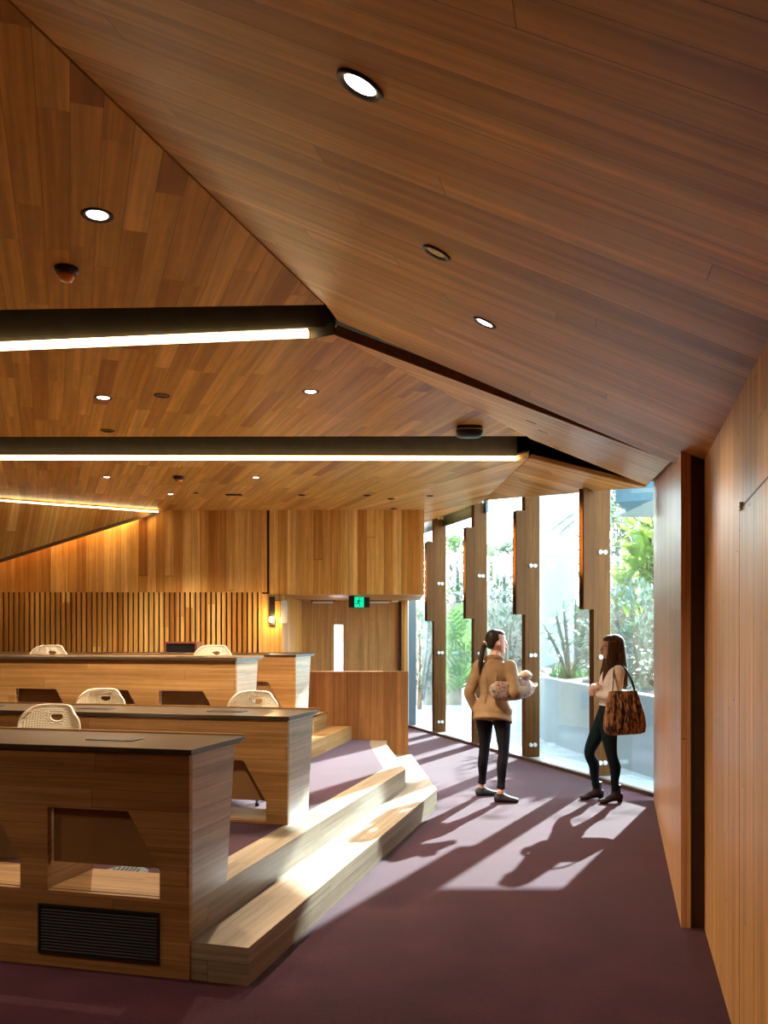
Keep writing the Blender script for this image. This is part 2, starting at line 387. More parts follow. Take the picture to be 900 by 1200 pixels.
bolt_y = [[846, 765, 684, 607], [857.6, 766, 675, 588], [873, 768, 663], [894, 770, 647]]
sc_y = [(728, 635), (725, 618), (720, 598), (714, 572)]
for i, px in enumerate(pxs):
    sa = gl_s(px); base = gl(px)
    t = thing('timber_fin', fin_lab[i], 'post', base, group='timber fin posts of the glass wall')
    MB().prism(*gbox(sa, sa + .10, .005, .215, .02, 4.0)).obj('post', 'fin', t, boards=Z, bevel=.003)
    nearp = GA + DG * (sa + .10)
    for by in bolt_y[i]:
        z = P(px, by, nearp.y + .03).z
        for q in (.085, .145):
            c = nearp + NG * q + Z * z
            MB().lathe([(.004, .022), (.024, .02), (.027, .010), (.027, -.004)], c, DG, 16).obj('bolt', 'bolt', t, smooth=False)
    # the strip sconce: an open channel of two boards and a back, lamp inside
    zb, zt = P(px, sc_y[i][0], nearp.y).z, P(px, sc_y[i][1], nearp.y).z
    s = thing('strip_sconce', scn_lab[i], 'wall light', base - NG * .06 + Z * zb, group='strip sconces on the fin posts')
    s_ = sa + .012
    MB().prism(*gbox(s_ + .075, s_ + .095, -.125, .004, zb, zt)).obj('side_board', 'fin', s, boards=Z)
    MB().prism(*gbox(s_ - .012, s_ + .003, -.125, .004, zb, zt)).obj('side_board', 'fin', s, boards=Z)
    MB().prism(*gbox(s_ + .003, s_ + .075, -.075, .003, zb, zt)).obj('back_board', 'edge', s)
    zl0, zl1 = zb + (zt - zb) * .30, zb + (zt - zb) * .84
    MB().prism(*gbox(s_ + .068, s_ + .0745, -.105, -.085, zl0, zl1)).obj('lamp', 'amber', s)
# ---------------------------------------------------------------- back of the room
YB, YD = 14.0, 16.05
def bx(px, Y): return (px - CX) / F * Y
zs = P(0, 694, YB).z                                     # top of the slats
xs1 = bx(307, YB); xg = bx(313, YB)
struct(MB().box(((-7 + xg) / 2, YB + .1, (zs + ROOF) / 2), (xg + 7, .2, ROOF - zs)), 'wall_back', 'wall', boards=Z)
struct(MB().box(((-7 + xg) / 2, YB + .13, zs / 2), (xg + 7, .14, zs)), 'wall_slat_backing', 'black')
slats = MB(); x = xs1
while x > -7:
    slats.box((x - .0275, YB + .025, (.6 + zs) / 2), (.052, .05, zs - .6)); x -= .0799
struct(slats, 'wall_slats', 'slat', boards=Z)
x2 = bx(331, YB + .02)
struct(MB().box(((xs1 + .004 + x2) / 2, YB + .06, 1.13), (x2 - xs1 - .004, .12, 2.26)), 'wall_return', 'wall', boards=Z)
zsf = P(0, 697, YB).z; xb0, xb1 = bx(316, YB), bx(497, YB)
struct(MB().box(((xb0 + xb1) / 2, (YB + YD) / 2 - .02, (zsf + ROOF) / 2), (xb1 - xb0, YD - YB + .04, ROOF - zsf)), 'wall_bulkhead', 'wall', boards=Z)
struct(MB().box((bx(313.6, YB), YB + .012, (zsf + ZC) / 2), (.034, .02, ZC - zsf + .02)), 'trim_5', 'black')
xdl = bx(354, YD)
struct(MB().prism([V((x2 - .05, YB + .1, 0)), V((xdl, YD, 0)), V((xdl - .12, YD, 0)), V((x2 - .2, YB + .1, 0))], Z * zsf), 'wall_entry', 'wall', boards=Z)
# double door and the wall around it
dl, dm, dr = bx(357, YD), bx(412, YD), bx(466.5, YD); dtop = zsf - .02
struct(MB().box(((dr + .42) / 2 + .0, YD + .1, ROOF / 2), (.42 - dr, .2, ROOF)).box(((-7 + dl) / 2, YD + .1, ROOF / 2), (dl + 7, .2, ROOF)).box(((dl + dr) / 2, YD + .1, (dtop + ROOF) / 2), (dr - dl, .2, ROOF - dtop)), 'wall_door', 'veneer', boards=Z)
struct(MB().box((bx(468.5, YD - .02), YD - .02, dtop / 2), (.045, .05, dtop)), 'trim_6', 'black')
struct(MB().box((bx(472.2, YD - .02), YD - .02, dtop / 2), (.05, .06, dtop)), 'trim_7', 'wall', boards=Z)
va, vb = bx(391.5, YD), bx(402, YD); vt = P(0, 732, YD).z
d1 = MB().holed([V((dl, YD, .01)), V((dm - .0008, YD, .01)), V((dm - .0008, YD, dtop)), V((dl, YD, dtop))], [[V((va, YD, .95)), V((vb, YD, .95)), V((vb, YD, vt)), V((va, YD, vt))]], V((0, .05, 0)))
do = struct(d1, 'door_2', 'veneer', boards=Z)
g_ = MB().box(((va + vb) / 2, YD + .025, (.95 + vt) / 2), (vb - va, .012, vt - .95)).obj('vision_panel', 'frost', do)
d2 = struct(MB().box(((dm + dr) / 2 + .0005, YD + .03, dtop / 2), (dr - dm - .001, .05, dtop - .01)), 'door_3', 'veneer', boards=Z)
for (a, b, par, lab) in ((357, 393, do, 'silver'), (430, 466, d2, 'silver')):
    xa, xb = bx(a, YD - .1), bx(b, YD - .1); zz = P(0, 705, YD - .1).z
    MB().box(((xa + xb) / 2, YD - .06, zz + .02), (xb - xa, .05, .028)).obj('door_closer_arm', 'blackmetal', par)
    q = xa + .04 if a < 400 else xb - .04
    MB().box((q, YD - .065, zz + .025), (.12, .07, .045)).obj('closer_bracket', 'alu', par)
    MB().box(((xa + xb) / 2 + (.05 if a < 400 else -.05), YD - .075, zz - .012), ((xb - xa) * .66, .03, .036)).obj('closer_slide', 'bolt', par)
# low balustrade wall at the head of the aisle
lw0, lw1 = bx(352, 10.95), bx(478.5, 10.95); lwz = P(0, 787, 10.95).z
struct(MB().box(((lw0 + lw1) / 2, 11.02, lwz / 2), (lw1 - lw0, .14, lwz)), 'wall_low', 'low', boards=Z)
# ---------------------------------------------------------------- tiers and steps
R = .172
T1 = [C0 + VR * 0, G(475, 923, R), G(453.6, 873, 2 * R), V((.035, 10.96, 0)), V((-7, 10.96, 0)), C0 - VR * 6.6]
T1 = [V((p.x, p.y, 0)) for p in T1]
T1[0] = V((G(222, 1103.5, R).x, G(222, 1103.5, R).y, 0))
u1 = T1[1] - T1[0]
nos = .20
inn = [T1[0] - VR * nos, T1[1] - VR * nos * 1.02 - U * .02, T1[2] - V((nos, 0, 0)), T1[3] - V((nos, 0, 0))]
struct(MB().prism([p + Z * (2 * R - .002) for p in (inn[0] + U * .02, inn[1], inn[2], V((T1[3].x - nos, 10.95, 0)), V((-7, 10.95, 0)), C0 - VR * 6.5 + U * .05)], Z * .004), 'floor_tier', 'carpet')
struct(MB().prism([p + Z * 0 for p in T1], Z * (2 * R)), 'floor_platform', 'step', boards=u1)
Lf = G(291, 1156, 0); Lfar = G(512, 925, R); Lb = G(482, 884, R)
L = [Lf, Lfar, Lb, V((Lb.x, 10.96, 0)), V((T1[3].x - .05, 10.96, 0)), T1[2] - V((.05, 0, 0)), T1[1] - VR * .05, T1[0] - VR * .05]
L = [V((p.x, p.y, 0)) for p in L]
struct(MB().prism(L, Z * R), 'floor_step', 'step', boards=u1)
# side stairs up to the second tier, beside the low wall
A_, B_ = G(370, 887, 2 * R), G(415, 866, 2 * R); A_.z = B_.z = 0
du = (B_ - A_).normalized(); nl = V((-du.y, du.x, 0))
A0_ = A_ - du * .9; st = .29
B_ = V((B_.x - du.x * (B_.y - 10.95) / du.y, 10.95, 0))
struct(MB().prism([A0_, B_, B_ + nl * (st + .1), A0_ + nl * (st + .1)], Z * (3 * R)), 'floor_stair', 'desk', boards=du)
A2, B2 = A0_ + nl * st, B_ + nl * st
O3 = P(275, 775, 7.9); O3.z = 0
O4 = P(345, 771, 9.7); O4.z = 0
struct(MB().prism([O3 + U * .01 + VR * .02, O3 + U * 1.5 + VR * .02, O4 + VR * .03, O4 + VR * .05 + U * .5, A2 + du * .5, B2, V((B2.x, 10.95, 0)), V((-7, 10.95, 0)), O3 - VR * 5.6 + U * .01][::1], Z * (4 * R)), 'floor_upper_platform', 'desk', boards=U)
struct(MB().prism([V((-7, 10.97, 4 * R)), V((B2.x - .2, 10.97, 4 * R)), V((B2.x - .2, 14, 4 * R)), V((-7, 14, 4 * R))], Z * -.3), 'floor_upper', 'carpet')
# ---------------------------------------------------------------- folded timber ceiling
J0, J1 = G(381, 357, ZC), G(10, 0, ZC)
DJ = (J1 - J0).normalized()
R1 = onplane(822, 547, RW0, NRW)
NA = (J1 - J0).cross(R1 - J0).normalized()
if NA.z < 0: NA = -NA
def aplane(px, py): return onplane(px, py, J0, NA)
def azat(p): return V((p.x, p.y, J0.z - (NA.x * (p.x - J0.x) + NA.y * (p.y - J0.y)) / NA.z))
Jr = J0 + DJ * ((REAR - J0.y) / DJ.y)
K = aplane(784, 541)
dirA = (K - aplane(396, 376)).normalized()
struct(MB().prism([J0 + VR * .004, aplane(396, 376), K, R1 + DR * .02 + NRW * .02, azat(RW0 + NRW * .02), azat(rw_rear + NRW * .02), Jr + VR * .004], NA * .06), 'ceiling', 'ceil', boards=dirA)
bA, bB = G(0, 363, ZC), G(381, 357, ZC)
bD = (bB - bA).normalized()
bL = bA - bD * 2.5
dB = V((-.3455, 1, 0))
struct(MB().prism([J0 - VR * .006, bL, V((bL.x - .8, REAR, ZC)), Jr - VR * .006], Z * .06), 'ceiling', 'ceil2', boards=dB)
c1, c2, c3, c4, c5 = G(0, 412, ZC), G(365, 397, ZC), G(391, 392.5, ZC), G(617, 511, ZC), G(0, 512, ZC)
cL = c1 + (c1 - c2).normalized() * 3
struct(MB().prism([c1, cL, V((-7, c5.y, ZC)), c5, c4, c3, c2], Z * .06), 'ceiling', 'ceil2', boards=V((-.37, 1, 0)))
# fascia wedge
NF = None
k2 = P(786, 541, K.y + .12)
NF = (c4 - c3).cross(k2 - c3).normalized()
if NF.z < 0: NF = -NF
def fplane(px, py): return onplane(px, py, c3, NF)
f3, f4 = fplane(758, 569), fplane(621, 514)
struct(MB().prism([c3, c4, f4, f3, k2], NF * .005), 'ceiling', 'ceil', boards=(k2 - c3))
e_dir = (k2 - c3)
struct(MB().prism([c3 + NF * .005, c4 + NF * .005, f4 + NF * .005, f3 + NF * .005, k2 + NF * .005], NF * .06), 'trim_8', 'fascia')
# second slot and the ceiling beyond it
dA, dB_, dC = G(0, 539, ZC), G(606, 540, ZC), G(620, 536.5, ZC)
eB = P(757, 571, gl(757).y); eC = gl(564); eC = P(564, 586, eC.y)
eC.z = min(eC.z, ZC + .02)
NE = (eB - dC).cross(eC - dC).normalized()
if NE.z < 0: NE = -NE
sh = (eC - dC).cross(Z).normalized() * .006
struct(MB().prism([dC + sh * (-1 if sh.x < 0 else 1), eB, eC + sh * (-1 if sh.x < 0 else 1)], NE * .045), 'ceiling', 'ceil', boards=(eB - dC))
q1 = G(404, 600, ZC); gl499 = gl(496); gl499.z = ZC
qs = V((.006, .004, 0))
struct(MB().prism([dA, V((-7, dA.y, ZC)), V((-7, YB + .05, ZC)), V((q1.x, YB + .05, ZC)) - qs * 0, dB_ - V((.02, 0, 0))], Z * .06), 'ceiling', 'ceil2', boards=V((-.37, 1, 0)))
struct(MB().prism([dB_ - V((.012, 0, 0)), V((q1.x + .01, YB + .05, ZC)), V((gl499.x - .3, YB + .05, ZC)), V((gl499.x - .3, 16.0, ZC)), gl499, V((eC.x, eC.y, ZC)), dC - V((.006, 0, 0))], Z * .06), 'ceiling', 'ceil', boards=V((1.0, -.55, 0)).cross(Z) * 0 + (dC - V((q1.x, YB, ZC))))
# slots: dark cheeks above the ceiling edges, LED profiles on their far lips
def cheek(a, b, h, name, mat='dark'):
    w = Z * h; n = (b - a).cross(Z).normalized()
    if n.y < 0: n = -n
    return struct(MB().prism([a + n * .012, b + n * .012, b + n * .012 + w, a + n * .012 + w], n * .05), name, mat)
ea, eb = V((eC.x, eC.y, 0)) - NG * .03 - DG * .05, V((eB.x, eB.y, 0)) - NG * .03 + DG * .3
struct(MB().prism([V((ea.x, ea.y, eC.z + .03)), V((eb.x, eb.y, eB.z + .02)), V((eb.x, eb.y, ROOF)), V((ea.x, ea.y, ROOF))], NG * .025), 'beam_3', 'black')
cheek(cL + Z * .06, c3 + Z * .06, ROOF - ZC - .06, 'beam_1')
cheek(V((-7, dA.y, ZC + .06)), dB_ + Z * .06, ROOF - ZC - .06, 'beam_2')
fr_ = V((0, -.006, 0))
struct(MB().prism([c2 + fr_, c3 + fr_, c3 + fr_ + Z * .08, c2 + fr_ + Z * .08], V((0, .005, 0))), 'trim_10', 'dark')
struct(MB().prism([dB_ + fr_, dC + fr_, dC + fr_ + Z * .08, dB_ + fr_ + Z * .08], V((0, .005, 0))), 'trim_11', 'dark')
def led(a, b, w, z, label):
    d = (b - a).normalized(); n = d.cross(Z).normalized()
    if n.y > 0: n = -n
    t = thing('linear_light', label, 'ceiling light', (a + b) / 2 + Z * z, group='linear LED lights in the ceiling slots')
    MB().prism([a + Z * z - n * .001, b + Z * z - n * .001, b - n * .006 + Z * z, a - n * .006 + Z * z], Z * (w + .012)).obj('housing', 'blackmetal', t)
    MB().prism([a + Z * z, b + Z * z, b + n * .045 + Z * z, a + n * .045 + Z * z], Z * w).obj('diffuser', 'led', t)
led(c1 + (c1 - c2).normalized() * 2.0 + V((0, -.009, 0)), G(362, 396.5, ZC) + V((0, -.009, 0)), .046, .0, 'long warm linear light in the ceiling slot nearest the camera side, above the first desk')
led(V((-6.5, dA.y - .009, ZC)), dB_ + V((-.01, -.009, 0)), .042, .0, 'long warm linear light in the second ceiling slot, ending near the glass wall')
# hanging triangular soffit at the back with its own light line
s1_, s2_ = G(185, 597.5, ZC), G(0, 583, ZC)
s3_ = P(0, 655, 13.55)
sd = (s2_ - s1_).normalized()
s4_ = s2_ + sd * 1.2; s5_ = s3_ + (s3_ - s1_).normalized() * 1.6
struct(MB().prism([s1_, s2_, s4_, s5_, s3_], V((0, .03, .0))), 'wall_soffit', 'wall', boards=Z)
struct(MB().prism([s1_ + Z * -.0, s5_, s5_ + Z * -.05, s1_ + Z * -.05], V((0, .04, 0))), 'trim_9', 'edge')
led(s4_ + V((0, -.02, -.06)), s1_ + V((0, -.02, -.045)), .018, .0, 'short warm light line along the top of the hanging triangular soffit')
la = bpy.data.lights.new('wash', 'AREA'); la.shape = 'RECTANGLE'; la.size = 3.0; la.size_y = .05; la.energy = 15; la.color = (1, .66, .26)
lo = bpy.data.objects.new('soffit_wall_washer', la); COL.objects.link(lo)
mid = (s1_ + s4_) / 2; lo.location = (mid.x - .1, YB - .14, ZC - .03); lo.rotation_euler = (.1, 0, 0)
# ---------------------------------------------------------------- desks
LV = -VR
def desk(label, O, z0, length, plinth=False, flaps=(.42, 1.45, 2.4), nopen=3, depth=.5):
    O = V((O.x, O.y, 0)); zt = z0 + .682
    t = thing('lecture_desk', label, 'desk', O + Z * (0 if plinth else z0), group='tiered rows of timber lecture desks')
    W = lambda s, d, z: O + LV * s + U * d + Z * z
    holes = []; k = 0
    while .15 + .74 * k + .6 < length and k < nopen:
        a = .15 + .74 * k; b = a + .59
        holes.append([W(a, 0, z0 + .016), W(a, 0, z0 + .145), W(a + .162, 0, z0 + .411), W(b, 0, z0 + .411), W(b, 0, z0 + .016)]); k += 1
    out = [W(0, 0, 0 if plinth else z0), W(length, 0, 0 if plinth else z0), W(length, 0, zt), W(0, 0, zt)]
    MB().holed(out, holes, U * .03).obj('front_panel', 'desk', t, boards=LV)
    MB().prism([W(0, .03, z0), W(0, depth * .8, z0), W(0, depth, zt), W(0, .03, zt)], LV * .06).obj('end_panel', 'endpanel', t, boards=U)
    for i in range(k):
        a = .15 + .74 * i
        MB().prism([W(a - .02, .05, z0 + .142), W(a + .59, .05, z0 + .142), W(a + .59, .05, zt - .02), W(a - .02, .05, zt - .02)], U * .012).obj('modesty_panel', 'bronze', t)
        MB().prism([W(a + .60, .032, z0 + .021), W(a + .73, .032, z0 + .021), W(a + .73, .40, z0 + .021), W(a + .60, .40, z0 + .021)], Z * (zt - z0 - .022)).obj('support_panel', 'desk', t, boards=U)
    MB().prism([W(.062, .032, z0 + .001), W(length, .032, z0 + .001), W(length, .405, z0 + .001), W(.062, .405, z0 + .001)], Z * .018).obj('base_board', 'desk', t, boards=LV)
    pr = lambda s: [W(s, -.012, zt), W(s, -.012, zt + .026), W(s, depth + .10, zt + .026), W(s, depth + .10, zt + .018), W(s, depth + .02, zt - .004), W(s, depth, zt)]
    MB().prism(pr(-.012), LV * (length + .012)).obj('worktop', 'top', t, bevel=.002)
    MB().prism(pr(-.016), LV * .0042).obj('worktop_end', 'topedge', t)
    MB().prism([W(-.012, depth + .101, zt + .012), W(length, depth + .101, zt + .012), W(length, depth + .113, zt + .012), W(-.012, depth + .113, zt + .012)], Z * .024).obj('edge_strip', 'desk', t, boards=LV)
    for s in flaps:
        if s + .3 < length:
            f = MB().prism([W(s, .22, zt + .0262), W(s + .26, .22, zt + .0262), W(s + .26, .34, zt + .0262), W(s, .34, zt + .0262)], Z * .004).obj('cable_flap', 'blackmetal', t)
    return t, W
D1, W1 = desk('lowest and nearest timber lecture desk, with a black air grille in its base', C0 + Z * 0, 2 * R, 5.2, True, nopen=5)
O2 = G(337, 967, 2 * R)
desk('second timber lecture desk up, standing on the carpeted tier behind the lowest one', O2, 2 * R, 5.6, nopen=5)
desk('third timber lecture desk, raised on the upper platform in front of the topmost row', O3 + U * .02, 4 * R, 5.0, nopen=5)
desk('topmost timber lecture desk, reaching nearest to the low balustrade wall', O4 + U * .02, 4 * R, 5.2, nopen=5)
# air grille in the plinth
gt = thing('air_grille', 'black rectangular air grille in the base of the lowest desk', 'grille', W1(.47, 0, .18))
MB().holed([W1(.15, -.0125, .062), W1(.785, -.0125, .062), W1(.785, -.0125, .296), W1(.15, -.0125, .296)], [[W1(.16, -.0125, .072), W1(.775, -.0125, .072), W1(.775, -.0125, .286), W1(.16, -.0125, .286)]], U * .012).obj('frame', 'black', gt)
gm = MB().prism([W1(.155, -.003, .066), W1(.78, -.003, .066), W1(.78, -.003, .292), W1(.155, -.003, .292)], U * .0005)
for i in range(15):
    gm.prism([W1(.158, -.008, .076 + i * .0145), W1(.777, -.008, .076 + i * .0145), W1(.777, -.0035, .081 + i * .0145), W1(.158, -.0035, .081 + i * .0145)], Z * .002)
gm.obj('mesh_panel', 'black', gt)
# round floor outlet seen through the knee opening
fo = thing('floor_outlet', 'round grey floor outlet on the carpet behind the lowest desk', 'floor vent', G(146, 1023, 2 * R))
MB().lathe([(.001, .004), (.07, .006), (.10, .008), (.115, .004), (.12, .0)], (0, 0, .003), Z, 32).obj('rim', 'steel', fo, world=False)
ob = MB()
for i in range(-3, 4): ob.box((i * .022, 0, .0115), (.009, 2 * math.sqrt(max(0, .085 ** 2 - (i * .022) ** 2)), .004))
ob.obj('grate', 'blackmetal', fo, world=False)
# ---------------------------------------------------------------- chairs
def chair(label, loc, rz):
    t = thing('lecture_chair', label, 'chair', loc, rz, 'cream perforated lecture chairs')
    m = MB(); nx, nz = 30, 24
    def S(a, b):                                          # a, b in -1..1
        w = .215 * (1 - .20 * max(0, b) ** 4 - .06 * max(0, -b) ** 2)
        x = w * a * (1 - .0 * b); z = .62 + .185 * b * (1 - .26 * abs(a) ** 5 * (1 if b > 0 else .35))
        y = .235 - .085 * a * a + .045 * b - .03 * b * b
        return V((x, y, z))
    inslot = lambda a, b: (a / .24) ** 2 + ((b - .60) / .17) ** 2 < 1 and b < .70
    for i in range(nx):
        for j in range(nz):
            a0, a1 = -1 + 2 * i / nx, -1 + 2 * (i + 1) / nx; b0, b1 = -1 + 2 * j / nz, -1 + 2 * (j + 1) / nz
            am, bm_ = (a0 + a1) / 2, (b0 + b1) / 2
            if inslot(am, bm_): continue
            q = [S(a0, b0), S(a1, b0), S(a1, b1), S(a0, b1)]
            if abs(am) > .9 or bm_ > .9 or (am / .34) ** 2 + ((bm_ - .6) / .27) ** 2 < 1.0:
                m.add(q, [[0, 1, 2, 3]]); continue
            c = S(am, bm_); k = .36
            h = [c + (S((a0 if (i + j) % 2 else a0), bm_) - c) * 2 * k * .9, c + (S(am, b0) - c) * 2 * k * .9, c + (S(a1, bm_) - c) * 2 * k * .9, c + (S(am, b1) - c) * 2 * k * .9]
            m.add(q + h, [[0, 1, 5, 4], [1, 2, 6, 5], [2, 3, 7, 6], [3, 0, 4, 7]])
    bo = m.obj('backrest', 'chair', t, world=False, fix=False, smooth=True)
    so = bo.modifiers.new('thick', 'SOLIDIFY'); so.thickness = .007; so.offset = 0
    ring = [S(.24 * math.cos(2 * PI * k / 20), min(.72, .60 + .17 * math.sin(2 * PI * k / 20))) for k in range(21)]
    MB().tube(ring, .0075, 6, False).obj('handle_slot', 'chair', bo, world=False, smooth=True)
    ed = [S(-1 + 2 * k / 24, 1) for k in range(25)]; ed = [S(-1, -1 + 2 * k / 16) for k in range(17)] + ed[1:] + [S(1, 1 - 2 * k / 16) for k in range(1, 17)]
    MB().tube(ed, .007, 6).obj('rim', 'chair', bo, world=False, smooth=True)
    s = MB(); rings = []
    for z, k in ((.425, .96), (.43, 1.0), (.445, 1.0), (.45, .97)):
        ring = []
        for q in range(28):
            c, d = math.cos(2 * PI * q / 28), math.sin(2 * PI * q / 28)
            x = .22 * k * math.copysign(abs(c) ** .55, c); y = .21 * k * math.copysign(abs(d) ** .55, d)
            ring.append(V((x, y - .01, z + .02 * (x / .22) ** 2 - (.02 if y < -.15 else 0))))
        rings.append(ring)
    s.rings(rings).obj('seat', 'chair', t, world=False, smooth=True)
    fr = MB()
    for sx in (-1, 1):
        fr.tube([(sx * .18, -.14, .425), (sx * .20, .10, .42), (sx * .20, .20, .46), (sx * .195, .225, .60)], .011, 8)
    fr.tube([(-.18, -.06, .418), (.18, -.06, .418)], .011, 8)
    fr.obj('seat_frame', 'alu', t, world=False, smooth=True)
    for sx in (-1, 1):
        for sy, y0 in ((-1, -.14), (1, .12)):
            lg = MB().tube([(sx * .18, y0, .425), (sx * .225, y0 + sy * .08, .012)], .011, 8).obj('leg', 'alu', t, world=False, smooth=True)
            MB().lathe([(.001, .0), (.016, .0), (.016, .012), (.012, .025)], (sx * .226, y0 + sy * .081, 0), Z, 10).obj('glide', 'blackmetal', lg, world=False)
    return t
RZ = -math.atan2(U.x, U.y)
def chair_at(px, py, Y, z):
    c = P(px, py, Y); off = Matrix.Rotation(RZ, 3, 'Z') @ V((0, .235, 0))
    return V((c.x - off.x, c.y - off.y, z))
ch = [(65.5, 826, 5.62, 2 * R, 0.0, 'cream perforated chair behind the lowest desk'),
      (124.5, 806, 7.45, 2 * R, 0.05, 'cream perforated chair behind the second desk, standing away from the aisle'),
      (299, 810, 7.1, 2 * R, -.06, 'cream perforated chair at the aisle end behind the second desk'),
      (63, 755.5, 9.5, 4 * R, .10, 'cream perforated chair behind the upper desks, farther from the lectern'),
      (252, 756, 9.35, 4 * R, -.03, 'cream perforated chair behind the upper desks, close beside the dark lectern')]
c0 = None
for (px, py, Y, z, dr_, lab) in ch:
    if c0 is None: c0 = chair(lab, chair_at(px, py, Y, z), RZ + dr_)
    else: dup(c0, chair_at(px, py, Y, z), RZ + dr_, lab)
# lectern at the back
lp = P(211.5, 752, 11.9)
lt = thing('lectern', 'dark lectern box with reddish timber edge on the upper tier by the slat wall', 'lectern', (lp.x, lp.y, 4 * R))
h_ = lp.z - 4 * R
MB().box((0, .15, h_ / 2), (.40, .26, h_ - .05)).obj('body', 'black', lt, world=False)
MB().holed([V((-.215, 0, .02)), V((.215, 0, .02)), V((.215, 0, h_)), V((-.215, 0, h_))], [[V((-.19, 0, .05)), V((.19, 0, .05)), V((.19, 0, h_ - .025)), V((-.19, 0, h_ - .025))]], V((0, .3, 0))).obj('timber_surround', plain('red_timber', (.19, .05, .02), .45, var=.2, bscale=20), lt, world=False)
MB().box((0, .014, h_ / 2), (.37, .012, h_ - .10)).obj('front_panel', 'blackmetal', lt, world=False)
MB().box((0, .16, .01), (.46, .34, .02)).obj('base', 'black', lt, world=False)
# ---------------------------------------------------------------- ceiling fittings
def downlight(label, p, n, r, lit=True, group=None, power=20, aim=None, cone=2.1):
    n = V(n).normalized() * -1                              # facing the room
    t = thing('downlight', label, 'ceiling light', p, group=group)
    MB().lathe([(r * .62, -.02), (r * .66, .0), (r * .74, .004), (r * .94, .007), (r, .003), (r, -.002)], p, n, 28, cap=False).obj('rim', 'rim', t, smooth=True)
    MB().lathe([(.0005, .0012), (r * .64, .0012), (r * .64, .0002)], p, n, 28).obj('lens', 'lens' if lit else 'lensoff', t)
    if lit and power:
        l = bpy.data.lights.new('downlight_beam', 'SPOT'); l.energy = power; l.color = (1, .80, .56); l.spot_size = cone; l.spot_blend = .7; l.shadow_soft_size = .04
        o = bpy.data.objects.new('downlight_beam', l); COL.objects.link(o); o.parent = t
        o.location = n * .02; o.rotation_euler = (V(aim) if aim else n).to_track_quat('-Z', 'Y').to_euler()
    return t
NZ = V((0, 0, 1))
downlight('large lit downlight in the sloping ceiling above the aisle, nearest of all', aplane(422, 99.5), NA, .066, power=34, aim=(.55, .05, -.84), cone=1.25)
downlight('small lit downlight in the sloping ceiling above the dark ceiling wedge', aplane(568, 378), NA, .058, power=30, aim=(.5, -.1, -.86), cone=1.25)
downlight('unlit black round fitting in the sloping ceiling between two lit downlights', aplane(511.5, 296), NA, .058, lit=False)
downlight('lit downlight in the flat ceiling by the smoke detector, before the first light slot', G(114, 252, ZC), NZ, .075, power=110)
downlight('lit downlight between the two long light slots, beside a dark round fitting', G(121, 466, ZC), NZ, .075, power=320)
downlight('lit downlight between the two long light slots, standing alone toward the middle', G(364, 459, ZC), NZ, .07, power=320)
downlight('dark round fitting between the two long light slots, beside a lit downlight', G(190, 463.5, ZC), NZ, .065, lit=False)
downlight('dark flat fitting at the far edge of the ceiling between the light slots', G(126, 504.5, ZC), NZ, .07, lit=False)
sm = [(125, 559, 'small dim ceiling light beyond the second slot, farthest toward the slat wall side'), (300, 559.5, 'small dim ceiling light beyond the second slot, over the dark air slot'),
      (200, 579, 'small dim ceiling light just beyond the distant smoke detector'), (230, 577.5, 'tiny dark fitting in the ceiling near the distant smoke detector'),
      (353.5, 580, 'small dark ceiling light above the bulkhead near its black joint'), (430, 580.5, 'small dark ceiling light above the middle of the bulkhead'),
      (458, 584.5, 'small dark fitting on the ceiling joint above the bulkhead'), (461.5, 596, 'tiny dark ceiling light close to the bulkhead top edge'), (504, 581, 'small ceiling light near the glass wall at the bulkhead corner')]
for i, (px, py, lab) in enumerate(sm):
    downlight(lab, G(px, py, ZC), NZ, .055 if i != 3 else .04, lit=i in (0, 1, 2), power=180)
def detector(label, p, r):
    t = thing('smoke_detector', label, 'smoke detector', p)
    MB().lathe([(r, .0), (r, -.02), (r * .86, -.032), (r * .6, -.034)], p, Z, 28).obj('base', 'blackmetal', t, smooth=False)
    MB().lathe([(r * .62, -.034), (r * .64, -.05), (r * .5, -.068), (r * .2, -.074), (.001, -.075)], p, Z, 24).obj('sensor_cap', 'amberplastic', t, smooth=True)
detector('black smoke detector with amber cap in the near flat ceiling', G(78, 314, ZC), .062)
detector('small black smoke detector with amber cap in the ceiling beyond the second slot', G(209.5, 558.5, ZC), .07)
av = G(274, 579.5, ZC)
tag(MB().box((av.x, av.y, ZC - .006), (.22, .10, .014)).obj('ceiling_air_vent', 'black', bevel=.004), 'black narrow air slot in the ceiling beyond the second light slot', 'vent')
# projector-like sensor pod at the end of the middle ceiling
pp = G(550, 500, ZC)
pt = thing('ceiling_pod', 'black rounded pod hanging under the ceiling just before the second light slot', 'ceiling speaker', pp)
def rr(z, k):
    return [pp + V((.125 * k * math.copysign(abs(math.cos(a)) ** .6, math.cos(a)), .085 * k * math.copysign(abs(math.sin(a)) ** .6, math.sin(a)), z)) for a in [2 * PI * q / 28 for q in range(28)]]
MB().rings([rr(0, .96), rr(-.03, .98)]).obj('mount', 'black', pt)
MB().rings([rr(-.03, 1.02), rr(-.055, 1.02), rr(-.085, .95), rr(-.10, .75)]).obj('housing', 'blackmetal', pt, smooth=True)
MB().rings([rr(-.0305, 1.035), rr(-.038, 1.035)]).obj('band', 'alu', pt)
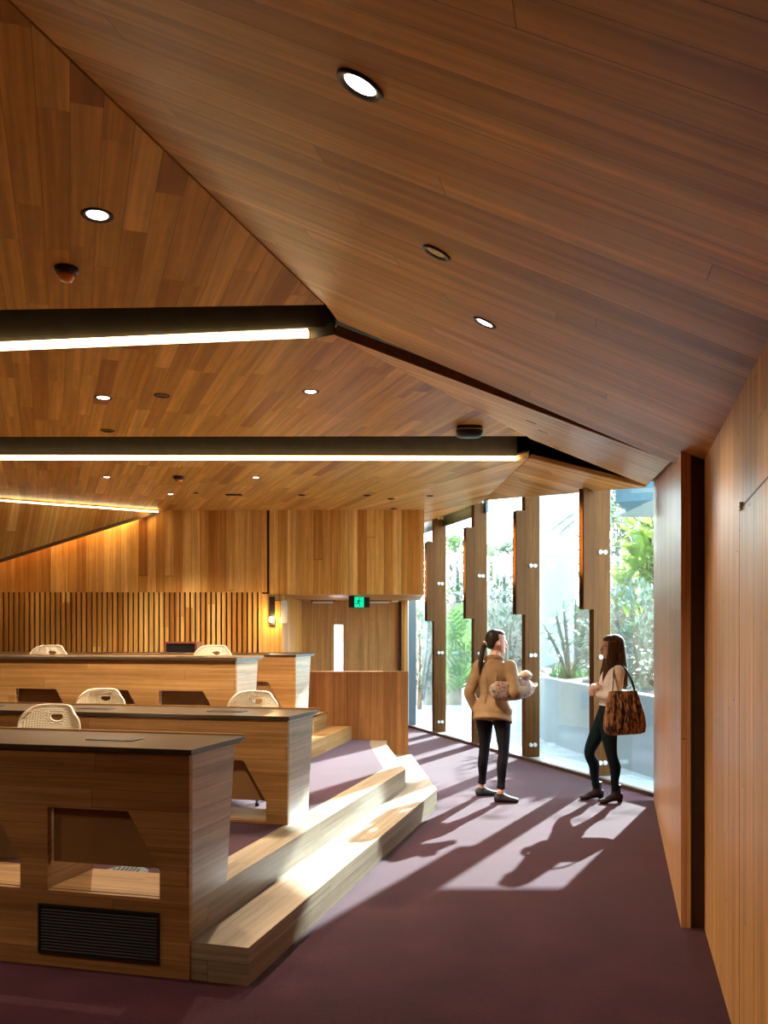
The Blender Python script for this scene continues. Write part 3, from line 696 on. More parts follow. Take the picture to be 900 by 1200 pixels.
# slots in the wedge
for i, (a, b, lab) in enumerate((((617, 492.5), (628, 496.5), 'first thin black slot in the wedge ceiling, highest'), ((630.5, 503.5), (641.5, 508), 'second thin black slot in the wedge ceiling'), ((648, 522.5), (655, 525.5), 'third thin slot in the wedge ceiling, lowest and faintest'))):
    p, q = fplane(*a), fplane(*b); d = (q - p).normalized(); w = d.cross(NF).normalized() * (.012 if i < 2 else .007)
    o = MB().prism([p - NF * .003 - w, q - NF * .003 - w, q - NF * .003 + w, p - NF * .003 + w], NF * .006).obj('ceiling_vent_slot', 'black')
    tag(o, lab, 'vent', 'thin slots in the wedge ceiling')
# ---------------------------------------------------------------- exit sign, wall light, switch
ex = P(421, 705.8, 14.35); et = thing('exit_sign', 'black emergency exit sign with a green running figure above the doors', 'exit sign', (ex.x, ex.y, zsf))
ew, eh = .33, .165
MB().box((ex.x, ex.y, ex.z), (ew, .05, eh)).obj('housing', 'blackmetal', et, bevel=.006)
MB().box((ex.x - .12, ex.y + .01, zsf - .02), (.09, .05, .04)).obj('mount', 'black', et)
gp = MB().box((ex.x, ex.y - .0265, ex.z), (.145, .004, eh * .94)).obj('green_panel', 'green', et)
yq = ex.y - .0315
fig = MB()
def limb(pts, r):
    for (a, b) in zip(pts[:-1], pts[1:]):
        a, b = V((ex.x + a[0], yq, ex.z + a[1])), V((ex.x + b[0], yq, ex.z + b[1])); d = (b - a).normalized(); n = d.cross(V((0, 1, 0))) * r
        fig.prism([a - n - d * r * .5, b - n + d * r * .5, b + n + d * r * .5, a + n - d * r * .5], V((0, .003, 0)))
limb([(-.002, .03), (-.012, -.012)], .013)
limb([(-.012, -.012), (-.036, -.03), (-.058, -.026)], .0075); limb([(-.008, -.014), (.014, -.032), (.008, -.062)], .008)
limb([(-.004, .03), (-.03, .022), (-.04, .002)], .006); limb([(.0, .03), (.022, .012), (.042, .018)], .006)
fig.lathe([(.001, 0), (.014, 0), (.014, .003), (.001, .003)], (ex.x + .008, yq, ex.z + .055), V((0, 1, 0)), 16)
fig.box((ex.x + .056, yq + .0015, ex.z), (.012, .003, .14)); fig.box((ex.x - .056, yq + .0015, ex.z + .02), (.01, .003, .09))
fig.obj('running_figure', plain('sign_dark_green', (.0, .05, .03), .5), gp)
wy = YB - .03
wp = P(319, 716, wy); wt = thing('wall_sconce', 'black wall sconce with a pale glass plate and glowing bulb beside the doors', 'wall light', (wp.x, YB, wp.z))
MB().box((wp.x, YB - .03, wp.z), (.09, .06, .44)).obj('backplate', 'blackmetal', wt, bevel=.004)
a_ = P(325, 714, wy - .05)
MB().box((a_.x + .005, YB - .07, a_.z), (.075, .05, .26)).obj('amber_reflector', plain('amber_glass', (.45, .20, .04), .3), wt)
b_ = P(333, 717, wy - .08)
MB().box((b_.x, YB - .11, b_.z), (.10, .012, .35)).obj('glass_plate', plain('grey_glass_plate', (.42, .44, .44), .25, metal=.4), wt, bevel=.003)
MB().box(((wp.x + b_.x) / 2, YB - .075, a_.z + .13), (.16, .015, .02)).obj('bracket', 'blackmetal', wt)
c_ = P(317.5, 726, wy - .06)
MB().ball((c_.x, YB - .09, c_.z), (.028, .028, .045), 14, 10).obj('bulb', 'bulb', wt, smooth=True)
wl = bpy.data.lights.new('sconce_glow', 'POINT'); wl.energy = 5; wl.color = (1, .62, .26); wl.shadow_soft_size = .05
wlo = bpy.data.objects.new('sconce_glow', wl); COL.objects.link(wlo); wlo.location = (c_.x + .03, YB - .18, c_.z)
sw = rwp(870.5, 593.5)
swt = thing('door_sensor', 'small white square sensor on the timber wall above the flush door', 'sensor', sw)
MB().prism([sw + DR * .022 - Z * .012, sw - DR * .022 - Z * .012, sw - DR * .022 + Z * .014, sw + DR * .022 + Z * .014], NRW * -.014).obj('body', 'bolt', swt, bevel=.002)
MB().lathe([(.0005, .0005), (.004, .0005), (.004, -.001)], sw - NRW * .014, -NRW, 12).obj('lens', 'lensoff', swt)
# ---------------------------------------------------------------- garden beyond the glass
def leafmat(name, c, tcol, k=.45, gloss=.25):
    m = bpy.data.materials.new(name); m.use_nodes = True; nt = m.node_tree; nt.nodes.clear()
    out = N(nt, 'ShaderNodeOutputMaterial'); d = N(nt, 'ShaderNodeBsdfPrincipled'); tr = N(nt, 'ShaderNodeBsdfTranslucent'); mx = N(nt, 'ShaderNodeMixShader')
    tc = N(nt, 'ShaderNodeTexCoord'); no = N(nt, 'ShaderNodeTexNoise'); no.inputs['Scale'].default_value = 3.0
    nt.links.new(tc.outputs['Object'], no.inputs['Vector'])
    col = ramp(nt, no.outputs[0], [(.35, tuple(x * .65 for x in c)), (.65, tuple(min(1, x * 1.3) for x in c))])
    nt.links.new(col, d.inputs['Base Color']); d.inputs['Roughness'].default_value = .4
    tr.inputs[0].default_value = (*tcol, 1); mx.inputs[0].default_value = k
    nt.links.new(d.outputs[0], mx.inputs[1]); nt.links.new(tr.outputs[0], mx.inputs[2]); nt.links.new(mx.outputs[0], out.inputs[0])
    return m
M['leaf'] = leafmat('mid_green_leaf', (.035, .10, .032), (.10, .22, .05), .4)
M['leafb'] = leafmat('bright_leaf', (.12, .22, .04), (.34, .46, .08), .45)
M['leafg'] = leafmat('grey_green_leaf', (.085, .14, .105), (.13, .20, .12), .35)
M['leafd'] = leafmat('dark_leaf', (.022, .065, .026), (.06, .16, .04), .4)
M['stem'] = plain('plant_stem', (.09, .075, .055), .8, var=.3, bscale=14)
M['deadleaf'] = plain('dry_frond', (.30, .22, .13), .8, var=.3, bscale=10)
rnd = random.Random(11)
def leaf(mb, p, d, l, w, up=None):
    d = V(d).normalized(); s = d.cross(V(up) if up else Z)
    s = d.orthogonal().normalized() if s.length < .1 else s.normalized()
    n = s.cross(d)
    a, t = p, p + d * l - n * l * .12
    q = [p + d * l * .4 + s * w / 2 + n * w * .15, p + d * l * .4 - s * w / 2 + n * w * .15]; mid = p + d * l * .45
    mb.add([a, q[0], t, q[1], mid], [[0, 1, 4], [1, 2, 4], [2, 3, 4], [3, 0, 4]])
def rv():
    while True:
        v = V((rnd.uniform(-1, 1), rnd.uniform(-1, 1), rnd.uniform(-1, 1)))
        if .05 < v.length < 1: return v
def crown(mb, c, r, n, l, w):
    c = V(c)
    for i in range(n):
        v = rv(); v = v.normalized() * (v.length ** .5)
        p = c + V((v.x * r[0], v.y * r[1], v.z * r[2]))
        d = (v.normalized() + rv() * .9 + V((0, 0, .1))).normalized()
        k = rnd.uniform(.7, 1.3); leaf(mb, p, d, l * k, w * k)
struct(MB().box((19, 32, -.06), (58, 80, .06)), 'terrace_ground', 'paving')
# curving white planter wall with its bed
pw = [P(541, 0, 19.6), P(590, 0, 17.0), P(632, 0, 14.6), P(690, 0, 12.3), P(765, 0, 10.4), P(850, 0, 9.2)]
pz = [.72, .84, .96, .93, .90, .88]
pw = [V((p.x, p.y, 0)) for p in pw]
mbw = MB(); rings = []
for i, p in enumerate(pw):
    t = (pw[min(i + 1, 5)] - pw[max(i - 1, 0)]).normalized(); n = V((-t.y, t.x, 0))
    if n.x < 0: n = -n
    rings.append([p + Z * -.03, p + n * .16 + Z * -.03, p + n * .16 + Z * pz[i], p + Z * pz[i]])
mbw.rings(rings)
struct(mbw, 'garden_wall', 'white')
bed = [p + V((.15, .05, 0)) for p in pw] + [V((9, 9.2, 0)), V((12, 22, 0)), V((3.0, 22, 0))]
bz = [z - .08 for z in pz] + [1.0, 1.4, 1.0]
bm_ = MB(); cen = V((5.0, 14.5, 1.15))
bm_.add([V((p.x, p.y, z)) for p, z in zip(bed, bz)] + [cen], [[i, (i + 1) % len(bed), len(bed)] for i in range(len(bed))])
struct(bm_, 'garden_ground', 'soil')
# stone retaining wall, upper ground, tall pale wall
struct(MB().box((1.2, 22.2, 1.2), (6.4, .4, 2.5)), 'retaining_wall', 'stone')
struct(MB().box((14, 40, 1.25), (40, 35.2, 2.3)), 'upper_ground', 'soil')
ta, tb = P(630, 0, 19.0), P(673, 0, 20.0)
struct(MB().prism([V((ta.x, ta.y, .0)), V((tb.x, tb.y, 0)), V((tb.x, tb.y + .3, 0)), V((ta.x, ta.y + .3, 0))], Z * 5.0), 'outside_wall', 'whitewall')
# white picket fence on the upper ground
fx0, fx1, fy = .6, 9.0, 23.2
ft = thing('picket_fence', 'white picket fence on the upper ground beyond the garden', 'fence', (fx0, fy, 2.4))
MB().box(((fx0 + fx1) / 2, fy, 2.75), (fx1 - fx0, .05, .09)).box(((fx0 + fx1) / 2, fy, 3.62), (fx1 - fx0, .05, .12)).obj('rail', 'fence', ft)
pk = MB(); x = fx0
while x < fx1: pk.box((x, fy - .04, 3.05), (.085, .03, 1.3)); x += .17
pk.obj('picket_slat', 'fence', ft)
# folded canopy of the building opposite, which shades the near floor
e1, e2 = V((2.82, 11.18, 3.06)), V((4.9, 11.18, 3.06))
kk = P(734, 600, 10.95)
ct = thing('canopy', 'folded blue and pale green canopy outside the top of the glass', 'canopy', e1)
cp = [P(721, 470, 10.3), P(721, 588, 10.75), kk, P(764, 586, 10.7), P(860, 546, 10.2), P(860, 440, 9.9)]
MB().prism(cp, V((.02, .12, .05))).obj('blue_soffit', 'canopyblue', ct)
MB().prism([kk + V((0, 0, .0)), P(721, 605.5, 11.15), e1, e2, P(860, 540, 10.25), P(764, 584, 10.72)], V((.01, .10, .04))).obj('pale_fascia', 'canopypale', ct)
for xx in (5.0,):
    MB().box((xx, 11.12, 1.6), (.12, .12, 3.1)).obj('post', 'steel', ct)
# plants
def plant(name, label, cat, base, parts, group=None):
    t = thing(name, label, cat, base, group=group)
    for (n, mat, mb) in parts: mb.obj(n, mat, t, fix=False, smooth=False)
    return t
# split-leaf plant
mb, ms = MB(), MB()
b0 = V((P(547, 0, 18.9).x, 18.6, .62))
def split_leaf(tip_px, L, ang):
    c = P(*tip_px, 18.0 + rnd.uniform(-.3, .3))
    ms.tube([b0, (b0 + c) / 2 + V((rnd.uniform(-.1, .1), 0, .25)), c], [.016, .012, .008], 6)
    d = V((math.sin(ang), -.35, math.cos(ang))).normalized(); s = d.cross(V((.1, -1, .25))).normalized(); n = s.cross(d)
    for sg in (-1, 1):
        for k in range(7):
            u0 = k / 7; wv = math.sin(PI * min(1, .16 + u0 * .86)) * L * .48
            p0 = c + d * (L * (u0 - .35)); p1 = p0 + d * L * .105
            q0 = p0 + s * sg * wv - n * wv * .18 + d * L * .08; q1 = p1 + s * sg * wv * .92 - n * wv * .2 + d * L * .07
            mb.add([p0, p1, q1, q0], [[0, 1, 2, 3]])
for (px, py, L, an) in ((536, 737, .62, -.4), (544, 752, .66, .5), (530, 757, .58, -1.3), (538, 772, .62, -2.0), (547, 776, .6, 2.4), (533, 790, .58, -2.6), (527, 742, .45, -.9), (541, 725, .5, .2), (545, 792, .45, 2.9), (556, 760, .5, 1.2)):
    split_leaf((px, py), L, an)
plant('split_leaf_plant', 'large green split-leaf plant between the first two fin posts', 'plant', b0, [('leaves', 'leaf', mb), ('stalk', 'stem', ms)])
# leaning cane plants behind the planter wall
for i, (bx_, tips, lab) in enumerate(((668, ((640, 738), (652, 722), (661, 716)), 'dark leaning cane plant against the tall pale outside wall'), (674, ((675, 702), (684, 728), (690, 715)), 'upright cane plant with leafy tips behind the white planter wall'))):
    mb, ms = MB(), MB(); b0 = P(bx_, 795, 15.1 + i * .35); b0.z = .86
    for (px, py) in tips:
        tp = P(px, py, b0.y + rnd.uniform(-.2, .2)); pts = [b0.lerp(tp, k / 6) + V((0, 0, .06 * math.sin(k / 6 * PI))) for k in range(7)]
        ms.tube(pts, [.03, .03, .028, .027, .025, .022, .016], 7)
        for k in range(50):
            u = rnd.uniform(.35, 1.02); p = b0.lerp(tp, u); d = (tp - b0).normalized() * .5 + rv()
            leaf(mb, p, d, rnd.uniform(.12, .26), .035)
    for k in range(90):
        a = rnd.uniform(0, 2 * PI); d = V((math.cos(a), math.sin(a) * .6, rnd.uniform(.3, 1.6))); leaf(mb, b0 + V((rnd.uniform(-.3, .3), rnd.uniform(-.15, .15), 0)), d, rnd.uniform(.2, .45), .05)
    plant('cane_plant', lab, 'plant', b0, [('cane', 'stem', ms), ('foliage', 'leafd', mb)])
# bright broad-leaved shrub near the pilaster
mb, ms = MB(), MB(); b0 = P(757, 0, 16.0); b0.z = 1.1
for (px, py) in ((757, 628), (748, 660), (738, 672), (762, 650), (752, 690), (768, 670), (733, 690)):
    tp = P(px, py, 16.0 + rnd.uniform(-.3, .3)); ms.tube([b0, b0.lerp(tp, .5) + V((.04, 0, .1)), tp], [.035, .025, .012], 7)
    crown(mb, tp, (.30, .26, .26), 46, .34, .14)
plant('broad_leaf_shrub', 'bright yellow-green broad-leaved shrub beside the panelled wall', 'shrub', b0, [('foliage', 'leafb', mb), ('stem', 'stem', ms)])
# grey-green shrubs behind the white wall
for (px, py, Y, r, n, lab) in ((735, 745, 13.4, (.75, .6, .75), 800, 'silvery shrub behind the woman with the animal print bag'), (760, 775, 12.2, (.5, .5, .55), 520, 'low silvery shrub at the panelled wall, above the white garden wall'), (718, 782, 13.9, (.45, .4, .4), 420, 'low silvery shrub just behind the fourth fin post'),
                            (494, 760, 20.6, (.6, .5, .9), 600, 'hazy shrub seen between the steel column and the first fin post'), (590, 752, 20.8, (.8, .5, .8), 700, 'hazy shrub by the stone wall behind the tan jacket woman')):
    mb, ms = MB(), MB(); c = P(px, py, Y); zb = 0.9 if px > 620 else (0 if px < 520 else .0)
    crown(mb, c, r, n, .16, .06)
    for k in range(6): ms.tube([V((c.x + rnd.uniform(-.1, .1), c.y, zb - .05)), c + V((rnd.uniform(-.5, .5) * r[0], rnd.uniform(-.4, .4) * r[1], rnd.uniform(-.2, .6) * r[2]))], [.03, .012], 6)
    plant('silvery_shrub', lab, 'shrub', (c.x, c.y, zb), [('foliage', 'leafg', mb), ('stem', 'stem', ms)])
# trees on the upper ground
for (px, py, Y, r, n, mat, lab) in ((742, 618, 27, (1.4, 1.0, 1.3), 1500, 'leafg', 'pale tree behind the picket fence by the panelled wall'), (722, 640, 30, (1.5, 1, 1.6), 1300, 'leafg', 'tall hazy tree behind the picket fence at the fourth fin post'),
                                 (534, 662, 27, (1.3, 1.0, .8), 1000, 'leaf', 'round green tree above the stone wall between the first two fin posts'), (588, 672, 29, (1.6, 1.0, .9), 900, 'leafg', 'hazy tree beyond the fence between the second and third fin posts')):
    mb, ms = MB(), MB(); c = P(px, py, Y); crown(mb, c, r, n, .24, .11)
    ms.tube([V((c.x, c.y, 2.35)), V((c.x + .1, c.y, (2.4 + c.z) / 2)), c], [.12, .09, .05], 8)
    for k in range(5): ms.tube([V((c.x + .05, c.y, c.z - r[2] * .5)), c + V((rnd.uniform(-.7, .7) * r[0], rnd.uniform(-.5, .5) * r[1], rnd.uniform(0, .7) * r[2]))], [.05, .02], 6)
    plant('garden_tree', lab, 'tree', (c.x, c.y, 2.4), [('crown', mat, mb), ('trunk', 'stem', ms)])
# hedge on the stone wall
mb = MB()
for k in range(14): crown(mb, (-1.2 + k * .42, 22.75, 2.72), (.35, .25, .25), 90, .12, .06)
tag(mb.obj('hedge', 'leafd', fix=False), 'dark low hedge along the top of the stone wall', 'hedge')
# palm with dry fronds
mb, ms, md = MB(), MB(), MB(); b0 = P(772, 0, 16.0); b0.z = 1.1; tp = P(766, 622, 16.0)
ms.tube([b0, b0.lerp(tp, .5) + V((.05, 0, 0)), tp], [.13, .10, .10], 10)
for k in range(26):
    a = rnd.uniform(0, 2 * PI); L = rnd.uniform(.5, .9); d = V((math.cos(a), math.sin(a), -.5)); md.tube([tp, tp + d * .25 * L + Z * .05, tp + d * .5 * L - Z * .2 * L], [.03, .035, .006], 5)
for k in range(11):
    a = 2 * PI * k / 11 + .3; d = V((math.cos(a), math.sin(a), 0)); prev = tp + Z * .05
    for j in range(1, 12):
        u = j / 11; p = tp + d * 1.7 * u + Z * (.65 * math.sin(u * 2.4) - .35 * u); sd_ = V((-d.y, d.x, 0))
        ms.tube([prev, p], .012, 5)
        for sg in (-1, 1): leaf(mb, p, sd_ * sg + d * .5 - Z * .45, .42 * (1 - .5 * u), .035)
        prev = p
plant('palm', 'palm with brown dry fronds at the edge of the panelled wall', 'palm', b0, [('trunk', 'stem', ms), ('fronds', 'leaf', mb), ('dry_fronds', 'deadleaf', md)])
# ---------------------------------------------------------------- people
def skinmat(name, c):
    m, nt, b = new_mat(name)
    b.inputs['Base Color'].default_value = (*c, 1); b.inputs['Roughness'].default_value = .5
    b.inputs['Subsurface Weight'].default_value = .15; b.inputs['Subsurface Radius'].default_value = (.02, .008, .004)
    tc = N(nt, 'ShaderNodeTexCoord'); no = N(nt, 'ShaderNodeTexNoise'); no.inputs['Scale'].default_value = 9
    nt.links.new(tc.outputs['Object'], no.inputs['Vector'])
    nt.links.new(ramp(nt, no.outputs[0], [(.3, tuple(x * .9 for x in c)), (.7, tuple(x * 1.08 for x in c))]), b.inputs['Base Color'])
    return m
M['skin'] = skinmat('skin', (.60, .34, .24))
M['lip'] = skinmat('lip', (.45, .14, .12))
M['tan'] = plain('tan_jacket', (.27, .165, .085), .85, spec=.2, var=.16, bscale=11, bump=.9)
M['trouser'] = plain('black_trouser', (.010, .009, .013), .85, spec=.12, var=.2, bscale=30, bump=.1)
M['teal'] = plain('dark_teal_trouser', (.007, .016, .020), .85, spec=.12, var=.2, bscale=30, bump=.1)
M['shoe'] = plain('grey_shoe', (.04, .04, .045), .6, spec=.2, var=.1)
M['boot'] = plain('brown_boot', (.025, .014, .015), .6, spec=.2, var=.15)
M['knit'] = plain('pale_pink_knit', (.85, .76, .70), .9, var=.06, bscale=40, bump=.3, sheen=.3)
M['eyew'] = plain('eye_white', (.8, .8, .78), .3); M['eyed'] = plain('eye_dark', (.02, .012, .01), .3)
def hairmat(name, a, b2):
    m, nt, b = new_mat(name)
    tc = N(nt, 'ShaderNodeTexCoord'); mp = N(nt, 'ShaderNodeMapping'); mp.inputs['Scale'].default_value = (60, 60, 5)
    no = N(nt, 'ShaderNodeTexNoise'); no.inputs['Scale'].default_value = 1.6; no.inputs['Detail'].default_value = 3
    nt.links.new(tc.outputs['Object'], mp.inputs[0]); nt.links.new(mp.outputs[0], no.inputs['Vector'])
    nt.links.new(ramp(nt, no.outputs[0], [(.35, a), (.68, b2)]), b.inputs['Base Color'])
    b.inputs['Roughness'].default_value = .5; b.inputs['Specular IOR Level'].default_value = .3
    bp = N(nt, 'ShaderNodeBump'); bp.inputs['Strength'].default_value = .6; bp.inputs['Distance'].default_value = .004
    nt.links.new(no.outputs[0], bp.inputs['Height']); nt.links.new(bp.outputs[0], b.inputs['Normal'])
    return m
M['hair1'] = hairmat('dark_brown_hair', (.012, .007, .005), (.035, .02, .012))
M['hair2'] = hairmat('brown_hair', (.030, .014, .007), (.13, .065, .028))
def printmat(name, cols, sc, stretch=(1, 1, 1)):
    m, nt, b = new_mat(name)
    tc = N(nt, 'ShaderNodeTexCoord'); mp = N(nt, 'ShaderNodeMapping'); mp.inputs['Scale'].default_value = stretch
    no = N(nt, 'ShaderNodeTexNoise'); no.inputs['Scale'].default_value = sc; no.inputs['Detail'].default_value = 2.5; no.inputs['Distortion'].default_value = .8
    nt.links.new(tc.outputs['Object'], mp.inputs[0]); nt.links.new(mp.outputs[0], no.inputs['Vector'])
    nt.links.new(ramp(nt, no.outputs[0], cols), b.inputs['Base Color'])
    b.inputs['Roughness'].default_value = .85; b.inputs['Sheen Weight'].default_value = .1
    bp = N(nt, 'ShaderNodeBump'); bp.inputs['Strength'].default_value = .4; bp.inputs['Distance'].default_value = .006
    nt.links.new(no.outputs[0], bp.inputs['Height']); nt.links.new(bp.outputs[0], b.inputs['Normal'])
    return m
M['animal'] = printmat('animal_print', [(.40, (.012, .007, .005)), (.47, (.10, .035, .010)), (.55, (.30, .125, .035)), (.66, (.40, .20, .07))], 26, (1.5, 1.5, .45))
M['floral'] = printmat('floral_print', [(.38, (.10, .06, .05)), (.46, (.33, .25, .21)), (.55, (.42, .34, .29)), (.60, (.30, .07, .05)), (.72, (.24, .04, .035))], 34)
M['cream'] = plain('cream_cloth', (.80, .72, .60), .9, var=.08, bscale=30, bump=.4)

def cr(pts, n=5):                       # smooth path through (point, ra, rb)
    out = []
    for i in range(len(pts) - 1):
        p = [pts[max(i - 1, 0)], pts[i], pts[i + 1], pts[min(i + 2, len(pts) - 1)]]
        for k in range(n):
            t = k / n
            h = lambda a, b, c, d: .5 * ((2 * b) + (c - a) * t + (2 * a - 5 * b + 4 * c - d) * t * t + (3 * b - a - 3 * c + d) * t ** 3)
            out.append(tuple(h(*[V(q[0]) for q in p]) if j == 0 else h(*[q[j] for q in p]) for j in range(3)))
    out.append((V(pts[-1][0]), pts[-1][1], pts[-1][2])); return out
def limb3(mb, pts, side, n=5, off=0.0):
    secs = cr([(V(p), a, b) for p, a, b in pts], n)
    mb.loft([(c, a + off, b + off, side) for c, a, b in secs], 18)
    for c, a, b in (secs[0], secs[-1]): pass
    return mb
def fuse(name, mb, mat, parent, voxel, smooth=4):
    """one continuous skin over the overlapping volumes"""
    o = mb.obj(name, mat, parent, world=True, smooth=True)
    r = o.modifiers.new('r', 'REMESH'); r.mode = 'VOXEL'; r.voxel_size = voxel; r.use_smooth_shade = True
    s = o.modifiers.new('s', 'SMOOTH'); s.factor = .5; s.iterations = smooth
    dg = bpy.context.evaluated_depsgraph_get(); me = bpy.data.meshes.new_from_object(o.evaluated_get(dg), depsgraph=dg)
    o.modifiers.clear(); old = o.data; o.data = me; me.name = name; bpy.data.meshes.remove(old)
    if not me.materials: me.materials.append(M[mat])
    me.polygons.foreach_set('use_smooth', [True] * len(me.polygons))
    return o
def hand(mb, w, d, n, s, curl=(.35, .45, .35), fist=0.0):
    """palm and five fingers: w wrist, d pointing direction, n the way the palm faces, s thumb side"""
    w, d, n = V(w), V(d).normalized(), V(n); n = (n - d * n.dot(d)).normalized(); s = V(s); s = (s - d * s.dot(d) - n * s.dot(n)).normalized()
    mb.loft([(w - d * .012, .021, .017, s), (w + d * .012, .026, .016, s), (w + d * .045, .036, .0145, s), (w + d * .078, .037, .012, s), (w + d * .088, .034, .009, s)], 14)
    for q, L in ((.0295, .068), (.0100, .076), (-.0100, .071), (-.0290, .056)):
        p = w + d * .074 + s * q; a = 0.0; pts = [p]; dd = d + s * q * 1.6
        for k, fr in enumerate((.46, .31, .23)):
            a += curl[k] + fist; v = dd.normalized() * math.cos(a) + n * math.sin(a); p = p + v * L * fr * 1.15; pts.append(p)
        mb.tube(pts, [.0082, .0078, .0072, .0060], 8)
        mb.ball(pts[-1], .0062, 8, 6)
    p = w + d * .022 + s * .026; v1 = (d * .62 + s * .72 + n * .30).normalized(); v2 = (d * .88 + s * .25 + n * .40).normalized()
    mb.tube([p, p + v1 * .036, p + v1 * .036 + v2 * .030, p + v1 * .036 + v2 * .052], [.0125, .0105, .0090, .0068], 8)
    mb.ball(p + v1 * .036 + v2 * .052, .007, 8, 6)
def head(mb, base, f, h=.222):
    """chin at base; f is where the face looks"""
    f = V(f).normalized(); sd = Z.cross(f); up = Z
    R_ = [(-.004, .058, .022, .020), (.012, .052, .038, .036), (.035, .040, .052, .052), (.06, .026, .060, .068), (.09, .010, .066, .083), (.12, .0, .071, .091), (.15, -.005, .074, .095), (.175, -.007, .071, .092), (.197, -.009, .060, .080), (.213, -.010, .042, .057), (.221, -.011, .018, .026)]
    k = h / .222
    mb.loft([(base + up * z * k + f * c * k, a * k, b * k, sd) for z, c, a, b in R_], 24)
    mb.loft([(base + up * .122 * k + f * .086 * k, .006, .010, sd), (base + up * .105 * k + f * .097 * k, .009, .013, sd), (base + up * .088 * k + f * .104 * k, .013, .014, sd), (base + up * .079 * k + f * .095 * k, .010, .010, sd)], 10)   # nose
    mb.ball(base + up * .060 * k + f * .088 * k, (.014, .014, .010), 10, 6)                # mouth mound
    mb.ball(base + up * .014 * k + f * .073 * k, (.018, .018, .014), 10, 6)                # chin
    rot = Matrix((f, sd, up)).transposed()
    for q in (-1, 1):
        mb.ball(base + up * .098 * k + sd * q * .070 * k - f * .012, (.018, .008, .030), 12, 8, rot)
        mb.ball(base + up * .126 * k + f * .082 * k + sd * q * .030, (.014, .022, .007), 10, 6, rot)   # brow
    return sd
def face_parts(base, f, body, k=1.0):
    f = V(f).normalized(); sd = Z.cross(f); rot = Matrix((f, sd, Z)).transposed()
    for q in (-1, 1):
        c = base + Z * .112 * k + f * .081 * k + sd * q * .030
        e = MB().ball(c, (.008, .014, .008), 12, 8, rot).obj('eye', 'eyew', body, smooth=True)
        MB().ball(c + f * .0045, (.005, .0062, .0062), 10, 6, rot).obj('iris', 'eyed', body, smooth=True)
        MB().ball(base + Z * .1295 * k + f * .087 * k + sd * q * .032, (.006, .020, .0035), 10, 6, rot).obj('eyebrow', 'hair1', body, smooth=True)
    MB().ball(base + Z * .060 * k + f * .098 * k, (.007, .020, .0085), 12, 8, rot).obj('mouth', 'lip', body, smooth=True)
def leg(mb, hip, knee, ankle, f, off=0.0, top=None, cuff=None):
    hip, knee, ankle = V(hip), V(knee), V(ankle); sd = Z.cross(V(f))
    th = hip.lerp(knee, .5) + V(f) * .012; cf = knee.lerp(ankle, .33) - V(f) * .018
    pts = [(hip + Z * .02, .088, .098), (hip.lerp(knee, .25), .084, .092), (th, .071, .076), (knee, .051, .054), (cf, .049, .055), (knee.lerp(ankle, .7), .037, .039), (ankle, .031, .034)]
    if cuff is not None: pts = pts[:-1] + [(knee.lerp(ankle, cuff), .041, .043)]
    limb3(mb, pts, sd, 5, off)
def arm(mb, sh, el, wr, side, off=0.0, frm=1.0, cut=None):
    sh, el, wr = V(sh), V(el), V(wr)
    e = wr if cut is None else el.lerp(wr, cut)
    limb3(mb, [(sh, .046, .052), (sh.lerp(el, .35), .043, .046), (el, .035, .037)], side, 5, off)
    limb3(mb, [(sh.lerp(el, .85), .036, .038), (el, .0365, .038), (el.lerp(e, .35), .036, .036), (e, .022 if cut is None else .027, .020 if cut is None else .027)], side, 5, off)
    mb.ball(sh, .05 + off, 12, 8); mb.ball(el, .037 + off, 12, 8)
TOR = [(.795, .0, .10, .075), (.83, .0, .155, .105), (.88, -.005, .165, .112), (.95, .0, .138, .098), (1.01, .005, .120, .088), (1.08, .008, .128, .095), (1.16, .012, .142, .108), (1.23, .006, .150, .102), (1.29, -.006, .150, .078), (1.325, -.012, .105, .058), (1.35, -.012, .060, .050)]
def torso(mb, root, lean, f, off=0.0, z0=.78, z1=1.4, sc=1.0, flare=None):
    f = V(f).normalized(); sd = Z.cross(f); secs = []
    for z, c, a, b in TOR:
        if z < z0 or z > z1: continue
        p = V(root) + f * c + V(lean) * ((z - .85) / .45) + Z * z * sc
        secs.append((p, a + off, b + off))
    if flare: secs = flare(secs)
    s2 = cr(secs, 4); mb.loft([(c, a, b, sd) for c, a, b in s2], 28)
def foot(mb, ankle, d, off=0.0, L=.235, heel=.0):
    d = V(d).normalized(); sd = Z.cross(d); a = V(ankle); g = V((a.x, a.y, 0))
    h = heel
    mb.loft([(g - d * .062 + Z * (.034 + h), .020 + off, .026 + off, sd), (g - d * .04 + Z * (.036 + h), .029 + off, .034 + off, sd), (g + d * .01 + Z * (.040 + h * .9), .031 + off, .038 + off, sd), (g + d * .06 + Z * (.034 + h * .55), .035 + off, .029 + off, sd), (g + d * .11 + Z * (.025 + h * .1), .040 + off, .021 + off, sd), (g + d * .145 + Z * (.019 + off * .6), .036 + off, .016 + off, sd), (g + d * .172 + Z * (.015 + off * .6), .018 + off, .010 + off, sd)], 18)
    mb.tube([a + Z * .03, g + Z * (.03 + h)], [.034 + off, .033 + off], 14)

